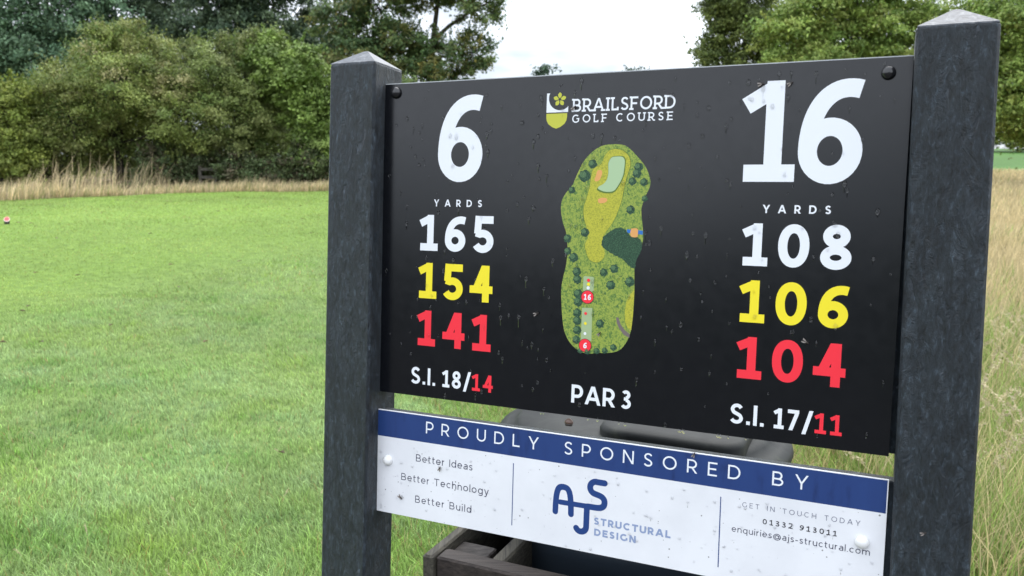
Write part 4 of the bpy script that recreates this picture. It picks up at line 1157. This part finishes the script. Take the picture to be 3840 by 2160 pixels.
for i, (u, v, r_) in enumerate(DOTS):
    p = Print(P1 - .0005, Z1)
    if i >= 6:
        p.disc(u, v, r_ * 1.08, 28); p.done('map_marker', M['ink_black'], s1, base1, 'dark ring of the tee number')
        p = Print(P1 - .00056, Z1); p.disc(u, v, r_, 28); p.done('map_marker', M['red'], s1, base1, 'red disc with the tee number')
        p = Print(P1 - .00062, Z1)
        if i == 6: p.text('16', u - .0062, u + .0062, v - .0048, v + .0048, .2, 1.0)
        else: p.text('6', u - .0031, u + .0031, v - .0048, v + .0048, .2)
        p.done('lettering', M['pwhite'], s1, base1, 'small white tee number')
    else:
        p.disc(u, v, r_, 12); p.done('map_marker', M[('red', 'yellow', 'pwhite')[i % 3]], s1, base1, 'small tee dot on the map')


def bolt(u, v, r, y, z0, mt, parent, base, label):
    m = MB()
    m.lathe([(r * 1.0, 0), (r * 1.0, r * .12), (r * .93, r * .38), (r * .76, r * .62), (r * .48, r * .80), (r * .2, r * .87), (0, r * .88)], 20,
            fn=lambda a, b, c: (u + a, y - c, z0 + v + b))
    for i, f in enumerate(m.f): m.f[i] = tuple(f[::-1])
    return m.build('bolt_cap', M[mt], parent, True, base, label)


bolt(.0243, .5519, .0108, P1, Z1, 'boltb', s1, base1, 'black domed bolt cap at the left')
bolt(.8425, .5458, .0100, P1, Z1, 'boltb', s1, base1, 'black domed bolt cap at the right')

# ---- lower sponsor sign
base2 = (PW / 2, P2 + .015, Z2)
s2 = sroot('sponsor_sign', base2)
tag(s2, 'white sponsor board with a navy top stripe, below the black panel', 'sign')
PX0, PX1 = .0015, PW + .0012
m = MB(); m.box(PX0, PX1 + .0095, P2 + .0034, P2 + .034, Z2 + .004, Z2 + H2 - .003, .0015)
m.build('backing_board', M['post'], s2, off=base2)
m = MB(); m.box(PX0, PX1, P2, P2 + .003, Z2, Z2 + H2); m.build('panel_face', M['white'], s2, off=base2)
VS = .1438
p = Print(P2, Z2); p.poly([(PX0 + .0008, VS), (PX1 - .0015, VS), (PX1 - .0015, H2 - .0012), (PX0 + .0008, H2 - .0012)]); p.done('stripe', M['blue'], s2, base2, 'navy stripe across the top')


def t2(txt, u0, u1, v0, v1, t, mt, label, xs=1.0, sp=None):
    p = Print(P2 - .00006, Z2); p.text(txt, u0, u1, v0, v1, t, xs, sp=sp); return p.done('lettering', M[mt], s2, base2, label)


t2('PROUDLY SPONSORED BY', .1084, .7671, .1608, .1826, .12, 'pwhite', 'widely spaced white words PROUDLY SPONSORED BY', 1.04, sp=.62)
t2('Better Ideas', .0890, .2060, .1062, .1195, .105, 'ink', 'dark words Better Ideas', 1.12, sp=.3)
t2('Better Technology', .0585, .2393, .0669, .0800, .105, 'ink', 'dark words Better Technology', 1.12, sp=.3)
t2('Better Build', .0896, .2060, .0293, .0422, .105, 'ink', 'dark words Better Build', 1.12, sp=.3)
t2('STRUCTURAL', .4352, .5648, .0498, .0620, .245, 'slate', 'slate blue word STRUCTURAL', 1.12)
t2('DESIGN', .4365, .5082, .0311, .0430, .245, 'slate', 'slate blue word DESIGN', 1.12)
t2('GET IN TOUCH TODAY', .6735, .8414, .1198, .1275, .10, 'ink_soft', 'spaced words GET IN TOUCH TODAY', 1.02, sp=.5)
t2('01332 913011', .7048, .8105, .0985, .1066, .165, 'ink_black', 'bold telephone number', 1.3, sp=.3)
t2('enquiries@ajs-structural.com', .6595, .8565, .0786, .0884, .105, 'ink', 'email address', 1.08)
for i, ((ua, va), (ub, vb)) in enumerate((((.2852, .1312), (.2860, .0212)), ((.6405, .1303), (.6416, .0180)))):
    p = Print(P2, Z2); p.ribbon([(ua, va), (ub, vb)], .0016); p.done('divider', M['navy'], s2, base2, 'thin navy dividing line')
lw = .0103
p = Print(P2, Z2)
p.ribbon([(.3660, .0600)] + bez((.3660, .0600), (.3662, .098), (.3690, .1042), (.3790, .1042)) [1:] + bez((.3790, .1042), (.3900, .1042), (.3930, .098), (.3944, .0600))[1:], lw, True)
p.ribbon([(.3740, .0775), (.4270, .0782)], lw * .85, True)
p.ribbon([(.4222, .0778), (.4222, .0440)] + ell(.4128, .0430, .0094, .0096, 0, -150, 14), lw, True)
p.ribbon([(.4515, .1218), (.4380, .1218)] + ell(.4370, .1116, .0105, .0104, 90, 250, 14) + [(.4370, .1010)] + bez((.4370, .1010), (.4440, .0995), (.4524, .0985), (.4526, .0890), 10)[1:] + bez((.4526, .0890), (.4526, .0800), (.4450, .0784), (.4370, .0783), 10)[1:] + [(.4240, .0782)], lw, True)
p.done('logo', M['navy'], s2, base2, 'navy AJS monogram of joined rounded letters')
bolt(.0288, .0996, .0100, P2, Z2, 'boltw', s2, base2, 'white domed bolt cap at the left')
bolt(.8453, .0966, .0098, P2, Z2, 'boltw', s2, base2, 'white domed bolt cap at the right')


# ---- rain drops
def drops(name, n, W_, H_, y, z0, rmin, rmax, label, seed, tails=.25, mt='drop'):
    g_ = np.random.default_rng(seed); m = MB()
    for _ in range(n):
        u, v = g_.uniform(.01, W_ - .01), g_.uniform(min(.004, H_ * .3), max(H_ - .004, H_ * .7))
        if g_.random() < .55 and name.startswith('rain'): v = H_ * (1 - .75 * g_.random() ** 1.2) - .01
        r = rmin + (rmax - rmin) * g_.random() ** 1.6
        ex = g_.uniform(1.1, 1.7)
        def f(a, b, c, u=u, v=v, r=r, ex=ex): return (u + a * (1 - .25 * max(0, b / r)), y - c, z0 + v + b * ex)
        m.lathe([(r, 0), (r * .88, r * .22), (r * .62, r * .40), (r * .3, r * .49), (0, r * .52)], 10, fn=f, cap=False)
        m.f[-1] = m.f[-1]
        if g_.random() < tails:
            L0 = r * g_.uniform(2, 5)
            m.add([(u - r * .3, y - .0001, z0 + v - r), (u + r * .3, y - .0001, z0 + v - r), (u + r * .15, y - .0001, z0 + v - L0), (u - r * .15, y - .0001, z0 + v - L0),
                   (u, y - .0002 - r * .22, z0 + v - r), (u, y - .0002 - r * .08, z0 + v - L0)], [(0, 4, 5, 3), (4, 1, 2, 5), (3, 5, 2)])
    o = m.build(name, M[mt], smooth=True)
    o.matrix_world = MS
    return tag(o, label, 'raindrops', kind='stuff')


drops('raindrops', 300, PW, H1, P1 - .0003, Z1, .0015, .0037, 'raindrops and short trickles clinging to the black panel', 11, .5)
drops('raindrops', 150, PW, VS, P2 - .0003, Z2, .0010, .0024, 'raindrops beading on the white sponsor board', 12, .1, 'bead')
drops('drip_row', 16, PW * .9, .004, P1 - .0002, Z1 - .004, .0014, .0026, 'drips hanging along the lower edge of the black panel', 13, 0)


# ---- flies and the little snail
def fly(u, v, y, z0, ang, s, label, wings=True):
    b = Vector((u, y - .0022 * s, z0 + v))
    root = sroot('fly', tuple(b))
    ca, sa = math.cos(ang), math.sin(ang)
    f = lambda a, c, d: (a * ca - c * sa, d, a * sa + c * ca)
    m = MB(); m.tube([f(-.0035 * s, 0, 0), f(-.0022 * s, 0, -.0003), f(0, 0, 0), f(.0014 * s, 0, 0), f(.0024 * s, 0, 0), f(.0034 * s, 0, 0)], [.0003 * s, .0010 * s, .0011 * s, .0007 * s, .0010 * s, .0004 * s], 7)
    for sx in (-1, 1):
        for k in (-1, 0, 1): m.tube([f(.0005 * s, 0, 0), f((.0008 + k * .0012) * s, sx * .0022 * s, -.0006), f((.0008 + k * .002) * s, sx * .0034 * s, .0018 * s)], [.00016 * s, .00013 * s, .0001 * s], 4)
    m.build('body', M['insect'], root, True)
    if wings:
        for sx in (-1, 1):
            m = MB(); m.add([f(.0006 * s, sx * .0003, -.0011 * s), f(-.0016 * s, sx * .0021 * s, -.0013 * s), f(-.0048 * s, sx * .0026 * s, -.0010 * s), f(-.0046 * s, sx * .0008 * s, -.0012 * s)], [(0, 1, 2, 3)])
            m.build('wing', M['wing'], root)
    return tag(root, label, 'insect', 'small flies resting on the sign')


FL = [(.6697, .5378, 0, .2, 1.2, 'fly above the last letters of the club name'), (.318, .1681, 0, .4, 1.2, 'fly on bare black left of the map'), (.7528, .1558, 0, -.5, 1.3, 'fly above the red 104'),
      (.5963, .1914, 1, 1.2, 1.1, 'fly on the top edge of the navy stripe'), (.1405, .1009, 1, 1.3, 1.1, 'fly just under the words Better Ideas'), (.3722, .5132, 0, .8, 1.2, 'fly on the first letter of the club name'),
      (.4311, .1427, 0, .9, 1.0, 'fly on the lower part of the course map'), (.7113, .5371, 0, .6, 1.1, 'fly by the top of the large 1'), (.0598, .0341, 1, -.8, 1.3, 'squashed brown fly left of the words Better Build')]
for (u, v, lower, ang, s, lab) in FL: fly(u, v, P2 if lower else P1, Z2 if lower else Z1, ang, s, lab)
fly(PW + .048, .47, -.004, 0, .4, 1.0, 'small fly high on the lower half of the right post')
fly(PW + .078, .355, .001, 0, -.6, 1.0, 'small fly low on the right post')

sn = sroot('snail', (.3814, P1 + .004, Z1 - .006))
m = MB(); m.lathe([(.0072, 0), (.0078, .0022), (.0066, .005), (.0040, .0072), (.0016, .0084), (0, .0087)], 16, (0, 0, -.0085), fn=lambda a, b, c: (a, b * .8, c)); m.build('shell', M['snail'], sn, True)
m = MB(); m.lathe([(.0060, 0), (.0068, .002), (.0064, .0042)], 14, (0, 0, -.0125), fn=lambda a, b, c: (a, b * .8, c)); m.build('foot', M['insect'], sn, True)
tag(sn, 'tiny brown snail hanging under the edge of the black panel', 'snail')

# ------------------------------------------------------------------ litter bin and its timber crate, behind the sign
def woodbox(name, c, sx, sy, sz, yaw, mt, parent, base, bev=.004, label=None):
    ca, sa = math.cos(yaw), math.sin(yaw)
    m = MB(); m.box(-sx / 2, sx / 2, -sy / 2, sy / 2, -sz / 2, sz / 2, bev, fn=lambda x, y, z: (c[0] + x * ca - y * sa, c[1] + x * sa + y * ca, c[2] + z))
    return m.build(name, M[mt], parent, off=base, label=label)


CY = R(-24.5)
EX, EY = Vector((math.cos(CY), math.sin(CY), 0)), Vector((-math.sin(CY), math.cos(CY), 0))
CO = Vector((-.165, 1.513, 0))
def cl(x, y, z=0): p = CO + EX * x + EY * y; return (p.x, p.y, z)
cb = cl(.36, .37, 0)
crate = empty('timber_crate', Vector(cb))
tag(crate, 'open crate of dark stained planks around the bin', 'crate')
for i, zc in enumerate((.656, .522, .388, .254, .120)):
    woodbox('plank', cl(.3625, .0215, zc), .675, .043, .128, CY, 'wood', crate, cb)
    woodbox('plank', cl(.3625, .7285, zc), .675, .043, .128, CY, 'wood', crate, cb)
    woodbox('plank', cl(.0115, .37, zc + (.003 if i == 0 else 0)), .023, .76, .128, CY, 'woodg', crate, cb)
    woodbox('plank', cl(.7135, .37, zc), .023, .76, .128, CY, 'woodg', crate, cb)
m = MB(); q0 = [cl(a, b, .02) for a, b in ((.03, .05), (.695, .05), (.695, .70), (.03, .70))]; q1 = [(a, b, .05) for a, b, _ in q0]
m.add(q0 + q1, [(3, 2, 1, 0), (4, 5, 6, 7), (0, 1, 5, 4), (1, 2, 6, 5), (2, 3, 7, 6), (3, 0, 4, 7)]); m.build('dark_floor', M['wood'], crate, off=cb)  # floor added to make the inside of the crate dark
for x in (.062, .66):
    for y in (.081, .655):
        woodbox('corner_post', cl(x, y, .351), .078, .074, .702, CY, 'woodend', crate, cb, .003)
woodbox('inner_batten', cl(.135, .12, .672), .03, .15, .085, CY, 'woodg', crate, cb)
m = MB()
for x in (.028, .69):
    c = cl(x, -.0015, .66); m.lathe([(.006, 0), (.0055, .002), (.003, .003), (0, .003)], 10, fn=lambda a, b, h, c=c: (c[0] + a * EX.x - h * EY.x, c[1] + a * EX.y - h * EY.y, c[2] + b))
tag(m.build('nail_heads', M['boltb'], crate, off=cb), kind='stuff')

bc = Vector((.292, 1.766, .0))
binr = empty('litter_bin', Vector(bc))
tag(binr, 'round dark plastic litter bin with grey lid, standing in the timber crate', 'bin')
m = MB(); m.lathe([(.235, .02), (.245, .05), (.285, .60), (.291, .612), (.291, .634), (.285, .640), (.287, .70), (.294, .712), (.294, .735), (.288, .742), (.291, .87), (.291, .875)], 56, tuple(bc))
m.build('body', M['bin'], binr, True, bc)
m = MB(); m.lathe([(.300, .862), (.318, .866), (.322, .880), (.318, .894), (.300, .902), (.285, .905), (.278, .914), (.268, .922), (.18, .927), (0, .931)], 64, tuple(bc))
ld = m.build('lid', M['lid'], binr, True, bc)
def rrect(cx, cy, hx, hy, r, z, n=7):
    out = []
    for qx, qy, a0 in ((1, 1, 0), (-1, 1, 90), (-1, -1, 180), (1, -1, 270)):
        for k in range(n):
            a = math.radians(a0 + 90 * k / (n - 1)); lx_, ly_ = cx + qx * (hx - r) + r * math.cos(a), cy + qy * (hy - r) + r * math.sin(a)
            p = bc + EX * lx_ + EY * ly_; out.append((p.x, p.y, z))
    return out
m = MB(); vs = []
for s_, z_ in ((.0, .905), (.0, .937), (-.003, .943), (-.009, .947), (-.03, .949)): vs += rrect(.098, -.062, .148 + s_, .130 + s_, .055, z_)
nn_ = 28; fs = [(k * nn_ + j, k * nn_ + (j + 1) % nn_, (k + 1) * nn_ + (j + 1) % nn_, (k + 1) * nn_ + j) for k in range(4) for j in range(nn_)] + [tuple(range(4 * nn_, 5 * nn_))]
m.add(vs, fs); m.build('flap', M['lid'], ld, True, bc)
ld2 = bpy.data.objects['flap']; 
for sx, sy in ((-.302, .10),):
    p = bc + EX * sx + EY * sy
    woodbox('lug', (p.x, p.y, .893), .05, .09, .028, CY, 'lid', ld, bc, .008)

# ------------------------------------------------------------------ tee marker and low timber rail
mk = at(18, 566, 14.0); mk.z = float(hgt(mk.x, mk.y))
mr = empty('tee_marker', mk)
tag(mr, 'black stub tee marker with a slanted pinkish red face on the tee', 'tee marker')
tl = lambda x, y, z: (x, y, z + max(0, z - .03) * 0 - (.0 if z < .05 else 0) + (0 if z < .05 else (x * -.35 + y * .8)))
m = MB(); m.lathe([(.040, -.02), (.042, .045), (.042, .075)], 20, fn=tl); m.build('stub', M['marker'], mr)
m = MB(); m.lathe([(.0425, .074), (.0445, .078), (.0425, .082), (.034, .083)], 20, fn=tl); m.build('rim', M['mwhite'], mr)
m = MB(); m.lathe([(.038, .080), (.037, .0855), (0, .087)], 20, fn=tl); m.build('face', M['mred'], mr)

fd = 29.3
fl = [at(px, 465, fd + .004 * (px - 500)) for px in (505, 545, 592, 640)]
fr_ = empty('rail_fence', Vector((fl[0].x, fl[0].y, float(hgt(fl[0].x, fl[0].y)))))
tag(fr_, 'low weathered timber rails half hidden in the dry grass under the hedge', 'fence')
fb = fr_.location.copy()
for q in fl:
    z = float(hgt(q.x, q.y)); m = MB(); m.box(q.x - .05, q.x + .05, q.y - .05, q.y + .05, z - .2, z + .72, .006); m.build('post', M['woodg'], fr_, off=fb)
for a, b in zip(fl[:-1], fl[1:]):
    for hz in (.32, .60):
        m = MB(); za, zb = float(hgt(a.x, a.y)) + hz, float(hgt(b.x, b.y)) + hz
        m.add([(a.x + .05, a.y - .085, za - .05), (b.x - .05, b.y - .085, zb - .05), (b.x - .05, b.y - .085, zb + .05), (a.x + .05, a.y - .085, za + .05),
               (a.x + .05, a.y - .053, za - .05), (b.x - .05, b.y - .053, zb - .05), (b.x - .05, b.y - .053, zb + .05), (a.x + .05, a.y - .053, za + .05)],
              [(0, 1, 2, 3), (7, 6, 5, 4), (0, 4, 5, 1), (3, 2, 6, 7), (0, 3, 7, 4), (1, 5, 6, 2)])
        m.build('rail', M['woodg'], fr_, off=fb)
